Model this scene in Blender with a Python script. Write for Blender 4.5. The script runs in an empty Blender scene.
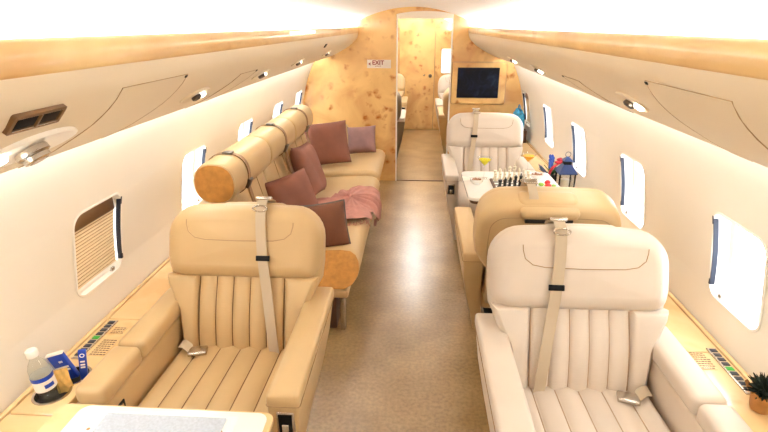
import bpy, bmesh, math, random
from mathutils import Matrix, Vector
random.seed(7)
sc = bpy.context.scene
COL = sc.collection
PI = math.pi
S = 'structure'

# ------------------------------------------------------------------ materials
def lin(c):
    return tuple(((v / 255) / 12.92 if v / 255 <= .04045 else ((v / 255 + .055) / 1.055) ** 2.4) for v in c)

def new_mat(name):
    m = bpy.data.materials.new(name)
    m.use_nodes = True
    nt = m.node_tree
    return m, nt, nt.nodes['Principled BSDF']

def mat(name, rgb, rough=.5, metal=0., var=.0, scale=8., bump=0., bscale=200., coat=0., spec=.5, emit=None, es=0.):
    m, nt, b = new_mat(name)
    c = lin(rgb)
    b.inputs['Roughness'].default_value = rough
    b.inputs['Metallic'].default_value = metal
    b.inputs['Specular IOR Level'].default_value = spec
    b.inputs['Coat Weight'].default_value = coat
    b.inputs['Coat Roughness'].default_value = .1
    tc = nt.nodes.new('ShaderNodeTexCoord')
    n = nt.nodes.new('ShaderNodeTexNoise')
    n.inputs['Scale'].default_value = scale
    n.inputs['Detail'].default_value = 4
    nt.links.new(tc.outputs['Object'], n.inputs['Vector'])
    r = nt.nodes.new('ShaderNodeValToRGB')
    k = var
    r.color_ramp.elements[0].position = .3
    r.color_ramp.elements[1].position = .7
    r.color_ramp.elements[0].color = tuple(v * (1 - k) for v in c) + (1,)
    r.color_ramp.elements[1].color = tuple(min(1, v * (1 + k * .6)) for v in c) + (1,)
    nt.links.new(n.outputs['Fac'], r.inputs['Fac'])
    nt.links.new(r.outputs['Color'], b.inputs['Base Color'])
    if bump:
        n2 = nt.nodes.new('ShaderNodeTexNoise')
        n2.inputs['Scale'].default_value = bscale
        n2.inputs['Detail'].default_value = 3
        nt.links.new(tc.outputs['Object'], n2.inputs['Vector'])
        bp = nt.nodes.new('ShaderNodeBump')
        bp.inputs['Strength'].default_value = bump
        bp.inputs['Distance'].default_value = .004
        nt.links.new(n2.outputs['Fac'], bp.inputs['Height'])
        nt.links.new(bp.outputs['Normal'], b.inputs['Normal'])
    if emit:
        b.inputs['Emission Color'].default_value = lin(emit) + (1,)
        b.inputs['Emission Strength'].default_value = es
    return m

def emission(name, rgb, s):
    m = bpy.data.materials.new(name)
    m.use_nodes = True
    nt = m.node_tree
    nt.nodes.clear()
    e = nt.nodes.new('ShaderNodeEmission')
    e.inputs['Color'].default_value = rgb + (1,)
    e.inputs['Strength'].default_value = s
    o = nt.nodes.new('ShaderNodeOutputMaterial')
    nt.links.new(e.outputs[0], o.inputs[0])
    return m

def pane_mat(name, tint, refl, alpha=.94):
    m = bpy.data.materials.new(name)
    m.use_nodes = True
    nt = m.node_tree
    nt.nodes.clear()
    t = nt.nodes.new('ShaderNodeBsdfTransparent')
    t.inputs['Color'].default_value = tint + (1,)
    g = nt.nodes.new('ShaderNodeBsdfGlossy')
    g.inputs['Roughness'].default_value = .03
    lw = nt.nodes.new('ShaderNodeLayerWeight')
    lw.inputs['Blend'].default_value = .5
    pw = nt.nodes.new('ShaderNodeMath'); pw.operation = 'POWER'; pw.inputs[1].default_value = 4
    ma = nt.nodes.new('ShaderNodeMath'); ma.operation = 'MULTIPLY_ADD'
    ma.inputs[1].default_value = min(.7, (refl - 1) * 1.1); ma.inputs[2].default_value = (refl - 1) * .08
    nt.links.new(lw.outputs['Facing'], pw.inputs[0]); nt.links.new(pw.outputs[0], ma.inputs[0])
    fr = ma
    mx = nt.nodes.new('ShaderNodeMixShader')
    o = nt.nodes.new('ShaderNodeOutputMaterial')
    nt.links.new(fr.outputs[0], mx.inputs[0])
    nt.links.new(t.outputs[0], mx.inputs[1])
    nt.links.new(g.outputs[0], mx.inputs[2])
    nt.links.new(mx.outputs[0], o.inputs[0])
    return m

def burl(name, base, dark, rough=.18, knots=1., scale=(1, 1, 1), coat=.6):
    """figured maple: soft cloudy grain with scattered eyes and knots"""
    m, nt, b = new_mat(name)
    L = nt.links.new
    N = nt.nodes.new
    tc = N('ShaderNodeTexCoord')
    mp = N('ShaderNodeMapping')
    mp.inputs['Scale'].default_value = scale
    L(tc.outputs['Object'], mp.inputs['Vector'])
    n1 = N('ShaderNodeTexNoise'); n1.inputs['Scale'].default_value = 2.6; n1.inputs['Detail'].default_value = 6
    n1.inputs['Distortion'].default_value = .8
    L(mp.outputs[0], n1.inputs['Vector'])
    r1 = N('ShaderNodeValToRGB')
    c0, c1 = lin(dark), lin(base)
    r1.color_ramp.elements[0].position = .36
    r1.color_ramp.elements[1].position = .58
    mid = tuple(c1[i] * .55 + c0[i] * .45 for i in range(3))
    r1.color_ramp.elements[0].color = mid + (1,)
    r1.color_ramp.elements[1].color = c1 + (1,)
    L(n1.outputs['Fac'], r1.inputs['Fac'])
    # eyes: voronoi cells distorted by noise, thinned by a second noise
    n2 = N('ShaderNodeTexNoise'); n2.inputs['Scale'].default_value = 16; n2.inputs['Detail'].default_value = 2
    L(mp.outputs[0], n2.inputs['Vector'])
    mixv = N('ShaderNodeVectorMath'); mixv.operation = 'MULTIPLY_ADD'
    mixv.inputs[1].default_value = (.09, .09, .09)
    L(n2.outputs['Color'], mixv.inputs[0]); L(mp.outputs[0], mixv.inputs[2])
    v = N('ShaderNodeTexVoronoi'); v.inputs['Scale'].default_value = 10
    L(mixv.outputs[0], v.inputs['Vector'])
    r2 = N('ShaderNodeValToRGB')
    r2.color_ramp.elements[0].position = .06; r2.color_ramp.elements[0].color = (1, 1, 1, 1)
    r2.color_ramp.elements[1].position = .40; r2.color_ramp.elements[1].color = (0, 0, 0, 1)
    L(v.outputs['Distance'], r2.inputs['Fac'])
    n3 = N('ShaderNodeTexNoise'); n3.inputs['Scale'].default_value = 3.2; n3.inputs['Detail'].default_value = 2
    L(mp.outputs[0], n3.inputs['Vector'])
    r3 = N('ShaderNodeValToRGB')
    r3.color_ramp.elements[0].position = .44; r3.color_ramp.elements[0].color = (0, 0, 0, 1)
    r3.color_ramp.elements[1].position = .56; r3.color_ramp.elements[1].color = (knots, knots, knots, 1)
    L(n3.outputs['Fac'], r3.inputs['Fac'])
    mu = N('ShaderNodeMath'); mu.operation = 'MULTIPLY'
    L(r2.outputs[0], mu.inputs[0]); L(r3.outputs[0], mu.inputs[1])
    mx = N('ShaderNodeMix'); mx.data_type = 'RGBA'
    L(mu.outputs[0], mx.inputs['Factor']); L(r1.outputs[0], mx.inputs['A'])
    mx.inputs['B'].default_value = c0 + (1,)
    L(mx.outputs['Result'], b.inputs['Base Color'])
    b.inputs['Roughness'].default_value = rough
    b.inputs['Coat Weight'].default_value = coat
    b.inputs['Coat Roughness'].default_value = .08
    return m

def carpet_mat():
    m, nt, b = new_mat('carpet')
    L = nt.links.new; N = nt.nodes.new
    tc = N('ShaderNodeTexCoord')
    n1 = N('ShaderNodeTexNoise'); n1.inputs['Scale'].default_value = 3.5; n1.inputs['Detail'].default_value = 6
    n2 = N('ShaderNodeTexNoise'); n2.inputs['Scale'].default_value = 55; n2.inputs['Detail'].default_value = 5
    L(tc.outputs['Object'], n1.inputs['Vector']); L(tc.outputs['Object'], n2.inputs['Vector'])
    r1 = N('ShaderNodeValToRGB')
    r1.color_ramp.elements[0].position = .35; r1.color_ramp.elements[0].color = lin((158, 126, 78)) + (1,)
    r1.color_ramp.elements[1].position = .65; r1.color_ramp.elements[1].color = lin((184, 153, 104)) + (1,)
    r2 = N('ShaderNodeValToRGB')
    r2.color_ramp.elements[0].position = .35; r2.color_ramp.elements[0].color = (.72, .72, .72, 1)
    r2.color_ramp.elements[1].position = .65; r2.color_ramp.elements[1].color = (1, 1, 1, 1)
    L(n1.outputs['Fac'], r1.inputs['Fac']); L(n2.outputs['Fac'], r2.inputs['Fac'])
    mx = N('ShaderNodeMix'); mx.data_type = 'RGBA'; mx.blend_type = 'MULTIPLY'
    mx.inputs['Factor'].default_value = 1
    L(r1.outputs[0], mx.inputs['A']); L(r2.outputs[0], mx.inputs['B'])
    L(mx.outputs['Result'], b.inputs['Base Color'])
    b.inputs['Roughness'].default_value = .42
    bp = N('ShaderNodeBump'); bp.inputs['Strength'].default_value = .18; bp.inputs['Distance'].default_value = .004
    L(n2.outputs['Fac'], bp.inputs['Height'])
    L(bp.outputs['Normal'], b.inputs['Normal'])
    b.inputs['Coat IOR'].default_value = 1.85
    b.inputs['Coat Weight'].default_value = 1.     # clear protective runner laid over the carpet
    b.inputs['Coat Roughness'].default_value = .25
    return m

def screen_mat():
    m, nt, b = new_mat('screen')
    L = nt.links.new; N = nt.nodes.new
    tc = N('ShaderNodeTexCoord')
    n = N('ShaderNodeTexNoise'); n.inputs['Scale'].default_value = 9; n.inputs['Detail'].default_value = 8
    n.inputs['Distortion'].default_value = 1.5
    L(tc.outputs['Object'], n.inputs['Vector'])
    r = N('ShaderNodeValToRGB')
    r.color_ramp.elements[0].position = .45; r.color_ramp.elements[0].color = (.002, .002, .004, 1)
    e = r.color_ramp.elements.new(.6); e.color = (.012, .016, .04, 1)
    r.color_ramp.elements[-1].position = .72; r.color_ramp.elements[-1].color = (.03, .05, .07, 1)
    L(n.outputs['Fac'], r.inputs['Fac'])
    b.inputs['Base Color'].default_value = (.004, .004, .006, 1)
    b.inputs['Roughness'].default_value = .25
    L(r.outputs[0], b.inputs['Emission Color'])
    b.inputs['Emission Strength'].default_value = .35
    b.inputs['Specular IOR Level'].default_value = .15
    return m

def dots_mat():
    """white runner with scattered gold dots"""
    m, nt, b = new_mat('dotted_runner')
    L = nt.links.new; N = nt.nodes.new
    tc = N('ShaderNodeTexCoord')
    v = N('ShaderNodeTexVoronoi'); v.inputs['Scale'].default_value = 26
    L(tc.outputs['Object'], v.inputs['Vector'])
    r = N('ShaderNodeValToRGB')
    r.color_ramp.elements[0].position = .2; r.color_ramp.elements[0].color = lin((170, 126, 62)) + (1,)
    r.color_ramp.elements[1].position = .24; r.color_ramp.elements[1].color = lin((250, 248, 244)) + (1,)
    L(v.outputs['Distance'], r.inputs['Fac'])
    L(r.outputs[0], b.inputs['Base Color'])
    b.inputs['Roughness'].default_value = .4
    return m

def check_mat():
    m, nt, b = new_mat('board_squares')
    L = nt.links.new; N = nt.nodes.new
    tc = N('ShaderNodeTexCoord')
    c = N('ShaderNodeTexChecker'); c.inputs['Scale'].default_value = 1 / .032
    c.inputs['Color1'].default_value = lin((60, 52, 48)) + (1,)
    c.inputs['Color2'].default_value = lin((236, 230, 222)) + (1,)
    L(tc.outputs['Object'], c.inputs['Vector'])
    L(c.outputs['Color'], b.inputs['Base Color'])
    b.inputs['Roughness'].default_value = .3
    return m

M = {}
M['leather_pale'] = mat('leather_ivory', (212, 198, 182), .42, var=.04, scale=5, bump=.06, bscale=260, spec=.45)
M['leather'] = mat('leather', (198, 168, 122), .42, var=.05, scale=5, bump=.06, bscale=260, spec=.45)
M['seam'] = mat('seam', (158, 128, 88), .7)
M['seam_dark'] = mat('seam_dark', (112, 80, 46), .8)
M['seam_pale'] = mat('seam_pale', (178, 150, 122), .8)
M['hatch_line'] = mat('hatch_line', (176, 148, 110), .7)
M['suede_and_shading'] = mat('suede_and_shading', (182, 126, 58), .85, var=.2, scale=30, bump=.3, bscale=300)  # real suede on the bolster cap, painted shading on the divan end
M['wall'] = mat('wall_lining', (240, 233, 220), .6, var=.015, scale=3)
M['psu'] = mat('panel_lining', (222, 206, 178), .5, var=.015, scale=3)
M['ceiling'] = mat('ceiling_lining', (245, 243, 240), .7, var=.01)
M['cream'] = mat('cream_plastic', (245, 240, 230), .4)
M['maple'] = burl('maple_burl', (230, 190, 124), (160, 84, 22), knots=.95)
M['maple_valance'] = burl('maple_valance', (228, 194, 136), (172, 112, 50), knots=.7, scale=(1, .55, 1), rough=.3, coat=.35)
M['maple_light'] = burl('maple_light', (232, 200, 148), (206, 154, 90), knots=.5, rough=.25, coat=.4)
M['carpet'] = carpet_mat()
M['belt'] = mat('belt_webbing', (190, 172, 146), .75, bump=.2, bscale=500)
M['belt_dark'] = mat('belt_brown', (142, 110, 78), .7, bump=.2, bscale=500)
M['black'] = mat('black_plastic', (18, 16, 16), .6, spec=.15)
M['dark'] = mat('dark_recess', (40, 32, 26), .6)
M['chrome'] = mat('brushed_metal', (200, 192, 182), .25, metal=1)
M['bronze'] = mat('bronze_trim', (128, 100, 74), .35, metal=.7)
M['steel_dark'] = mat('dark_metal', (110, 104, 98), .3, metal=1)
M['white'] = mat('white_lacquer', (248, 246, 242), .22, coat=.5)
M['silver_mat'] = mat('silver_weave', (188, 196, 208), .45, var=.12, scale=120, bump=.4, bscale=180)
M['dots'] = dots_mat()
M['check'] = check_mat()
M['pillow'] = mat('brown_velvet', (126, 78, 62), .9, var=.12, scale=9, bump=.3, bscale=220)
M['pillow_rust'] = mat('rust_velvet', (136, 88, 72), .9, var=.12, scale=9, bump=.3, bscale=220)
M['pillow_mauve'] = mat('mauve_satin', (136, 98, 92), .5, var=.14, scale=12, bump=.2, bscale=180)
M['pillow_deep'] = mat('chestnut_velvet', (112, 68, 46), .9, var=.14, scale=10, bump=.3, bscale=220)
M['piping'] = mat('grey_piping', (92, 82, 76), .7)
M['throw'] = mat('pink_wool', (180, 126, 114), .95, var=.14, scale=24, bump=.5, bscale=160)
M['pane'] = pane_mat('window_pane', (.97, .98, 1.), 1.06)
M['clear'] = pane_mat('clear_plastic', (.93, .95, .95), 1.5)
M['glass'] = pane_mat('drinking_glass', (.95, .96, .96), 1.45)
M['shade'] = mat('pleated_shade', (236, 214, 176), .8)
M['fold_shading'] = mat('pleat_shading', (168, 134, 88), .8)  # darker tan paints the shading between the pleats
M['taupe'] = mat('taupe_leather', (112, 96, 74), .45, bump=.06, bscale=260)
M['track'] = mat('shade_track', (34, 40, 58), .5)
M['cove'] = emission('cove_light', (.96, 1., 1.02), 34.)
M['wash'] = emission('wash_light', (.98, 1., .98), 14.)
M['lamp'] = emission('reading_lamp', (1., .93, .8), 14.)
M['screen'] = screen_mat()
M['red'] = mat('sign_red', (140, 14, 22), .5)
M['sign'] = mat('sign_white', (240, 234, 224), .45)
M['blue'] = mat('blue_print', (24, 62, 168), .35)
M['blue_metal'] = mat('blue_enamel', (30, 54, 108), .4)
M['green'] = mat('leaf_green', (36, 92, 48), .6)
M['green_lit'] = mat('green_indicator', (40, 150, 40), .4, emit=(60, 220, 60), es=.08)
M['foliage'] = mat('dark_needles', (22, 34, 20), .7, var=.3, scale=40)
M['yellow_drink'] = mat('yellow_drink', (240, 222, 30), .15, emit=None)
M['orange_drink'] = mat('orange_drink', (246, 170, 24), .15)
M['pouch'] = mat('orange_pouch', (232, 190, 110), .4, var=.2, scale=60)
M['wax'] = mat('candle_wax', (246, 240, 228), .5)
M['red_petal'] = mat('red_petals', (176, 24, 40), .6)
M['blue_petal'] = mat('blue_petals', (58, 92, 178), .6)
M['grey_petal'] = mat('grey_sprig', (96, 100, 120), .6)
M['sky_fabric'] = mat('blue_pattern', (58, 158, 206), .7, var=.5, scale=40)
M['maroon'] = mat('maroon_cover', (112, 36, 32), .6, var=.2, scale=30)
M['walnut'] = mat('walnut_box', (86, 54, 34), .5, var=.2, scale=20)
M['pot'] = mat('kraft_wrap', (176, 122, 66), .7, var=.2, scale=30)
M['nuts'] = mat('nuts', (150, 104, 74), .6, var=.4, scale=90)
M['china'] = mat('china', (248, 246, 242), .2, coat=.6)
M['ivory'] = mat('ivory_pieces', (238, 228, 206), .35)
M['ebony'] = mat('ebony_pieces', (24, 22, 24), .3)
M['strawberry'] = mat('strawberry', (214, 40, 48), .4)
M['kiwi'] = mat('kiwi', (122, 172, 46), .45, var=.25, scale=90)
M['outer'] = mat('outer_skin', (235, 235, 238), .5)
M['print'] = mat('placard_print', (122, 92, 62), .7)

# ------------------------------------------------------------------ geometry helpers
class G:
    def __init__(s):
        s.v = []; s.f = []
    def add(s, vs, fs):
        b = len(s.v)
        s.v += [tuple(v) for v in vs]
        s.f += [tuple(b + i for i in f) for f in fs]
        return s
    def rbox(s, c, size, r=.01, seg=3, rot=None):
        bm = bmesh.new()
        bmesh.ops.create_cube(bm, size=1)
        for v in bm.verts:
            v.co = Vector((v.co.x * size[0], v.co.y * size[1], v.co.z * size[2]))
        r = min(r, min(size) * .49)
        if r > 0:
            bmesh.ops.bevel(bm, geom=bm.edges[:] + bm.verts[:], offset=r, segments=seg, profile=.5, affect='EDGES')
        T = Matrix.Translation(c)
        if rot is not None:
            T = T @ rot.to_4x4()
        bm.verts.index_update()
        s.add([T @ v.co for v in bm.verts], [[v.index for v in f.verts] for f in bm.faces])
        bm.free()
        return s
    def loft(s, rings, cap=True, closed=True):
        b = len(s.v); n = len(rings[0])
        vs = [p for r in rings for p in r]
        fs = []
        for k in range(len(rings) - 1):
            for i in range(n if closed else n - 1):
                j = (i + 1) % n
                fs.append((k * n + i, k * n + j, (k + 1) * n + j, (k + 1) * n + i))
        if cap:
            fs.append(tuple(range(n - 1, -1, -1)))
            fs.append(tuple((len(rings) - 1) * n + i for i in range(n)))
        return s.add(vs, fs)
    def lathe(s, prof, n=24, c=(0, 0, 0), cap=True):
        rings = [[(c[0] + r * math.cos(2 * PI * i / n), c[1] + r * math.sin(2 * PI * i / n), c[2] + z) for i in range(n)] for r, z in prof]
        return s.loft(rings, cap)
    def tube(s, path, r, n=8, closed=False):
        P = [Vector(p) for p in path]
        rings = []
        for i, p in enumerate(P):
            if closed:
                d = P[(i + 1) % len(P)] - P[i - 1]
            else:
                d = P[min(i + 1, len(P) - 1)] - P[max(i - 1, 0)]
            d.normalize()
            u = d.cross(Vector((0, 0, 1)))
            if u.length < .15:
                u = d.cross(Vector((1, 0, 0)))
            u.normalize(); w = d.cross(u)
            rr = r[i] if isinstance(r, (list, tuple)) else r
            rings.append([p + (u * math.cos(2 * PI * k / n) + w * math.sin(2 * PI * k / n)) * rr for k in range(n)])
        if closed:
            rings.append(rings[0])
        return s.loft(rings, cap=not closed)
    def grid(s, nu, nv, f):
        vs = [f(i / nu, j / nv) for j in range(nv + 1) for i in range(nu + 1)]
        fs = [(j * (nu + 1) + i, j * (nu + 1) + i + 1, (j + 1) * (nu + 1) + i + 1, (j + 1) * (nu + 1) + i) for j in range(nv) for i in range(nu)]
        return s.add(vs, fs)
    def ball(s, c, r, n=12, sc_=(1, 1, 1)):
        prof = [(max(1e-4, math.cos(a)), math.sin(a)) for a in [(-.5 + k / n) * PI for k in range(n + 1)]]
        rings = [[(c[0] + r * sc_[0] * q * math.cos(2 * PI * i / n), c[1] + r * sc_[1] * q * math.sin(2 * PI * i / n), c[2] + r * sc_[2] * z) for i in range(n)] for q, z in prof]
        return s.loft(rings, True)
    def pad(s, outline, prof, mp, bulge=0., inner=(.7, .4, .12), back_cap=True):
        """outline: 2-D loop (ccw); prof: (inset, depth) from back to front; mp(a, b, n) -> point; front cap bulges"""
        rings = [[mp(p[0], p[1], d) for p in inset(outline, i)] for i, d in prof]
        last_i, last_d = prof[-1]
        q = inset(outline, last_i)
        cx = sum(p[0] for p in q) / len(q); cy = sum(p[1] for p in q) / len(q)
        for k in inner:
            rings.append([mp(cx + (p[0] - cx) * k, cy + (p[1] - cy) * k, last_d + bulge * (1 - k * k) ** 2) for p in q])
        b = len(s.v)
        s.loft(rings, cap=False)
        n = len(q)
        if back_cap:
            s.f.append(tuple(b + i for i in range(n - 1, -1, -1)))
        s.f.append(tuple(b + (len(rings) - 1) * n + i for i in range(n)))
        return s
    def build(s, name, m, parent=None, world=False, smooth=True, loc=None, angle=40):
        vs = s.v
        if parent is not None and world:
            full = Matrix.Identity(4); q = parent
            while q is not None:
                full = Matrix.Translation(q.location) @ q.rotation_euler.to_matrix().to_4x4() @ full; q = q.parent
            inv = full.inverted()
            vs = [inv @ Vector(v) for v in vs]
        if loc is not None:
            vs = [Vector(v) - Vector(loc) for v in vs]
        me = bpy.data.meshes.new(name)
        me.from_pydata([tuple(v) for v in vs], [], s.f)
        me.validate()
        bm = bmesh.new(); bm.from_mesh(me)
        bmesh.ops.recalc_face_normals(bm, faces=bm.faces)
        for f in bm.faces:
            f.smooth = smooth
        if smooth:
            for e in bm.edges:
                if len(e.link_faces) == 2 and e.calc_face_angle(0) > math.radians(angle):
                    e.smooth = False
        bm.to_mesh(me); bm.free()
        ms = m if isinstance(m, (list, tuple)) else [m]
        for x in ms:
            me.materials.append(x)
        o = bpy.data.objects.new(name, me)
        COL.objects.link(o)
        if parent is not None:
            o.parent = parent
        if loc is not None:
            o.location = loc
        return o

def inset(poly, d):
    if abs(d) < 1e-9:
        return [tuple(p) for p in poly]
    out = []
    n = len(poly)
    area = sum(poly[i][0] * poly[(i + 1) % n][1] - poly[(i + 1) % n][0] * poly[i][1] for i in range(n))
    sg = 1 if area > 0 else -1
    for i in range(n):
        a = Vector(poly[i - 1]); b = Vector(poly[i]); c = Vector(poly[(i + 1) % n])
        d1 = (b - a).normalized(); d2 = (c - b).normalized()
        n1 = Vector((-d1.y, d1.x)); n2 = Vector((-d2.y, d2.x))
        m_ = n1 + n2
        if m_.length < 1e-6:
            m_ = n1
        m_ = m_ / max(.5, m_.length_squared) * 2
        out.append(tuple(b + m_ * d * sg))
    return out

def resample(poly, n=110):
    P = [Vector(p) for p in poly]; L_ = [0]
    for i_ in range(len(P)): L_.append(L_[-1] + (P[(i_ + 1) % len(P)] - P[i_]).length)
    out = []
    for k in range(n):
        d = L_[-1] * k / n
        j = max(i_ for i_ in range(len(P)) if L_[i_] <= d)
        t = (d - L_[j]) / max(1e-9, L_[j + 1] - L_[j])
        out.append(tuple(P[j].lerp(P[(j + 1) % len(P)], t)))
    return out

def rrect(w, h, r, n=5, cx=0, cy=0):
    out = []
    for k, (sx, sy) in enumerate(((1, -1), (1, 1), (-1, 1), (-1, -1))):
        a0 = -PI / 2 + k * PI / 2
        for i in range(n + 1):
            a = a0 + i / n * PI / 2
            out.append((cx + sx * (w / 2 - r) + r * math.cos(a), cy + sy * (h / 2 - r) + r * math.sin(a)))
    return out

def tag(o, label=None, cat=None, group=None, kind=None):
    if label: o['label'] = label
    if cat: o['category'] = cat
    if group: o['group'] = group
    if kind: o['kind'] = kind
    return o

def thing(name, loc, label, cat, group=None, rz=0.):
    o = bpy.data.objects.new(name, None)
    COL.objects.link(o)
    o.location = loc; o.rotation_euler = (0, 0, rz)
    o.empty_display_size = .05
    return tag(o, label, cat, group)

def copy_tree(o, parent=None, loc=None, rz=None, label=None, group=None):
    c = o.copy(); COL.objects.link(c)
    if parent is not None: c.parent = parent
    if loc is not None: c.location = loc
    if rz is not None: c.rotation_euler = (0, 0, rz)
    if label: c['label'] = label
    if group: c['group'] = group
    for ch in [x for x in COL.objects if x.parent is o]:
        copy_tree(ch, c)
    return c

def cut(o, cutters):
    """subtract closed meshes from o and remove them"""
    for c in cutters:
        md = o.modifiers.new('cut', 'BOOLEAN'); md.operation = 'DIFFERENCE'; md.solver = 'EXACT'; md.object = c
    dg = bpy.context.evaluated_depsgraph_get(); dg.update()
    me = bpy.data.meshes.new_from_object(o.evaluated_get(dg))
    old = o.data
    o.modifiers.clear()
    o.data = me
    me.name = old.name
    for c in cutters:
        bpy.data.objects.remove(c)
    bm = bmesh.new(); bm.from_mesh(me)
    for e in bm.edges:
        e.smooth = not (len(e.link_faces) == 2 and e.calc_face_angle(0) > math.radians(30))
    bm.to_mesh(me); bm.free()
    return o

def letters(text, size, m, name, parent, mw, depth=.0006):
    cu = bpy.data.curves.new(name, 'FONT')
    cu.body = text; cu.size = size; cu.extrude = depth; cu.offset = size * .025; cu.align_x = 'CENTER'; cu.align_y = 'CENTER'
    tmp = bpy.data.objects.new('tmp', cu)
    COL.objects.link(tmp)
    dg = bpy.context.evaluated_depsgraph_get(); dg.update()
    me = bpy.data.meshes.new_from_object(tmp.evaluated_get(dg))
    bpy.data.objects.remove(tmp); bpy.data.curves.remove(cu)
    me.transform(mw)
    me.materials.clear(); me.materials.append(m)
    o = bpy.data.objects.new(name, me); COL.objects.link(o)
    o.parent = parent
    return o

# ------------------------------------------------------------------ camera
F, CX, H = 500., .05, 1.69
up = Vector((0, 500, -191)).normalized()
fy = Vector((34, 191, 500)).normalized()
rt = up.cross(fy)
if rt.x < 0: rt = -rt
cam = bpy.data.cameras.new('camera')
co = bpy.data.objects.new('camera', cam)
COL.objects.link(co)
cam.sensor_width = 36; cam.lens = F / 768 * 36; cam.clip_start = .02
R3 = Matrix(((rt.x, rt.y, -rt.z), (fy.x, fy.y, -fy.z), (up.x, up.y, -up.z)))
co.matrix_world = Matrix.Translation((CX, 0, H)) @ R3.to_4x4()
sc.camera = co

# ------------------------------------------------------------------ cabin shell
Y0, Y1, YB = -1.6, 8.65, 5.573
WALL = [(1.10, -.02), (1.16, .2), (1.20, .38), (1.226, .56), (1.2275, .64), (1.2255, .72), (1.217, .80), (1.205, .88), (1.189, .96), (1.17, 1.04),
        (1.149, 1.11), (1.123, 1.18), (1.094, 1.25), (1.06, 1.32), (1.02, 1.39), (.97, 1.455), (.91, 1.52), (.84, 1.585), (.765, 1.64), (.70, 1.675)]

def wall_x(z):
    for (x0, z0), (x1, z1) in zip(WALL, WALL[1:]):
        if z0 <= z <= z1:
            return x0 + (x1 - x0) * (z - z0) / (z1 - z0)
    return 1.2

WIN = {1: [-.34, .59, 1.52, 2.445, 3.385, 4.26, 5.2], -1: [-.20, .70, 1.60, 2.50, 3.39, 4.29, 5.12]}
WW, WZ0, WZ1 = .31, .70, 1.045

def side_wall(sd, name):
    g = G()
    outer = [(x + .09, z) for x, z in WALL]
    ring = [(sd * x, z) for x, z in WALL] + [(sd * x, z) for x, z in reversed(outer)]
    g.loft([[(x, y, z) for x, z in ring] for y in (Y0, Y1 + .05)])
    o = g.build(name, M['wall'], angle=30)
    cs = []
    for y in WIN[sd]:
        c = G()
        rr = rrect(WW, WZ1 - WZ0, .05, 6, y + WW / 2, (WZ0 + WZ1) / 2)
        c.loft([[(sd * x, p[0], p[1]) for p in rr] for x in (1.05, 1.45)])
        cs.append(c.build('cutter', M['wall']))
    cut(o, cs)
    return tag(o, kind=S)

side_wall(-1, 'wall_left'); side_wall(1, 'wall_right')

def window(sd, y, idx, shade=0.):
    cy, cz = y + WW / 2, (WZ0 + WZ1) / 2
    w, h = WW, WZ1 - WZ0
    def ring(ins, dx, lift=0):
        return [(sd * (wall_x(min(1.3, max(.5, p[1]))) + dx), p[0], p[1]) for p in inset(rrect(w, h, .05, 6, cy, cz), ins)]
    root = bpy.data.objects.new('window_%d' % idx, None); COL.objects.link(root); root['kind'] = S
    root.location = (sd * 1.2, cy, cz)
    g = G(); g.loft([ring(-.006, -.001), ring(-.004, -.003), ring(.003, -.003), ring(.008, .035), ring(.012, .07), ring(.012, .082), ring(-.002, .082), ring(-.002, .0)], cap=False)
    g.build('window_frame', M['cream'], root, True)
    g = G(); g.loft([ring(.010, .060), ring(.030, .062), ring(.032, .074)], cap=False); g.build('inner_bezel', M['cream'], root, True)
    g = G(); q = ring(.028, .072); g.add(q, [tuple(range(len(q)))]); g.build('pane', M['pane'], root, True, smooth=False)
    # dark guide of the pull-down shade on the far jamb
    g = G()
    yy = y + w - .006
    pts = [(WZ0 + .035 + k / 8 * (h - .06)) for k in range(9)]
    g.loft([[(sd * (wall_x(z) - .0035), yy - .001, z), (sd * (wall_x(z) - .0035), yy + .009, z), (sd * (wall_x(z) + .014), yy + .008, z), (sd * (wall_x(z) + .014), yy - .003, z)] for z in pts])
    g.build('shade_track', M['track'], root, True)
    g = G(); g.rbox((sd * (wall_x(WZ0 + .02) + .012), y + w * .80, WZ0 + .012), (.014, .022, .018), .003); g.build('shade_latch', M['chrome'], root, True)
    if shade:
        n = 17
        g = G()
        zt = WZ1 - .075; zb = WZ0 + .02
        prof = []
        for k in range(2 * n + 1):
            z = zt + (zb - zt) * k / (2 * n)
            prof.append((z, .018 if k % 2 else .0235))
        def f(u, v):
            k = round(v * 2 * n)
            z, d = prof[k]
            return (sd * (wall_x(z) + d), y + .012 + u * (w - .026), z)
        g.grid(1, 2 * n, f)
        ob = g.build('pleated_shade', [M['shade'], M['fold_shading']], root, True, smooth=False)
        for k_, p_ in enumerate(ob.data.polygons): p_.material_index = k_ % 2  # downward facets get the painted shading tone
        g = G(); g.rbox((sd * (wall_x(WZ1 - .045) + .03), cy, WZ1 - .045), (.02, w - .03, .06), .006); g.build('shade_headrail', M['bronze'], root, True)
        g = G(); g.rbox((sd * (wall_x(WZ0 + .018) + .022), cy, WZ0 + .02), (.02, w - .03, .018), .005); g.build('shade_rail', M['cream'], root, True)
    return root

i = 1
for sd in (-1, 1):
    for y in WIN[sd]:
        window(sd, y, i, shade=(sd == -1 and y == 1.60) or (sd == 1 and y == 5.2)); i += 1

# ceiling with light coves behind the valances
def ceil_z(x): return 1.865 - .135 * (x / .577) ** 2
g = G()
xs = [-.735 + 1.47 * k / 40 for k in range(41)]
lo = [(x, ceil_z(x)) for x in xs]
ring = lo + [(x, z + .05) for x, z in reversed(lo)]
g.loft([[(x, y, z) for x, z in ring] for y in (Y0, Y1 + .05)])
tag(g.build('ceiling', M['ceiling']), kind=S)

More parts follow.
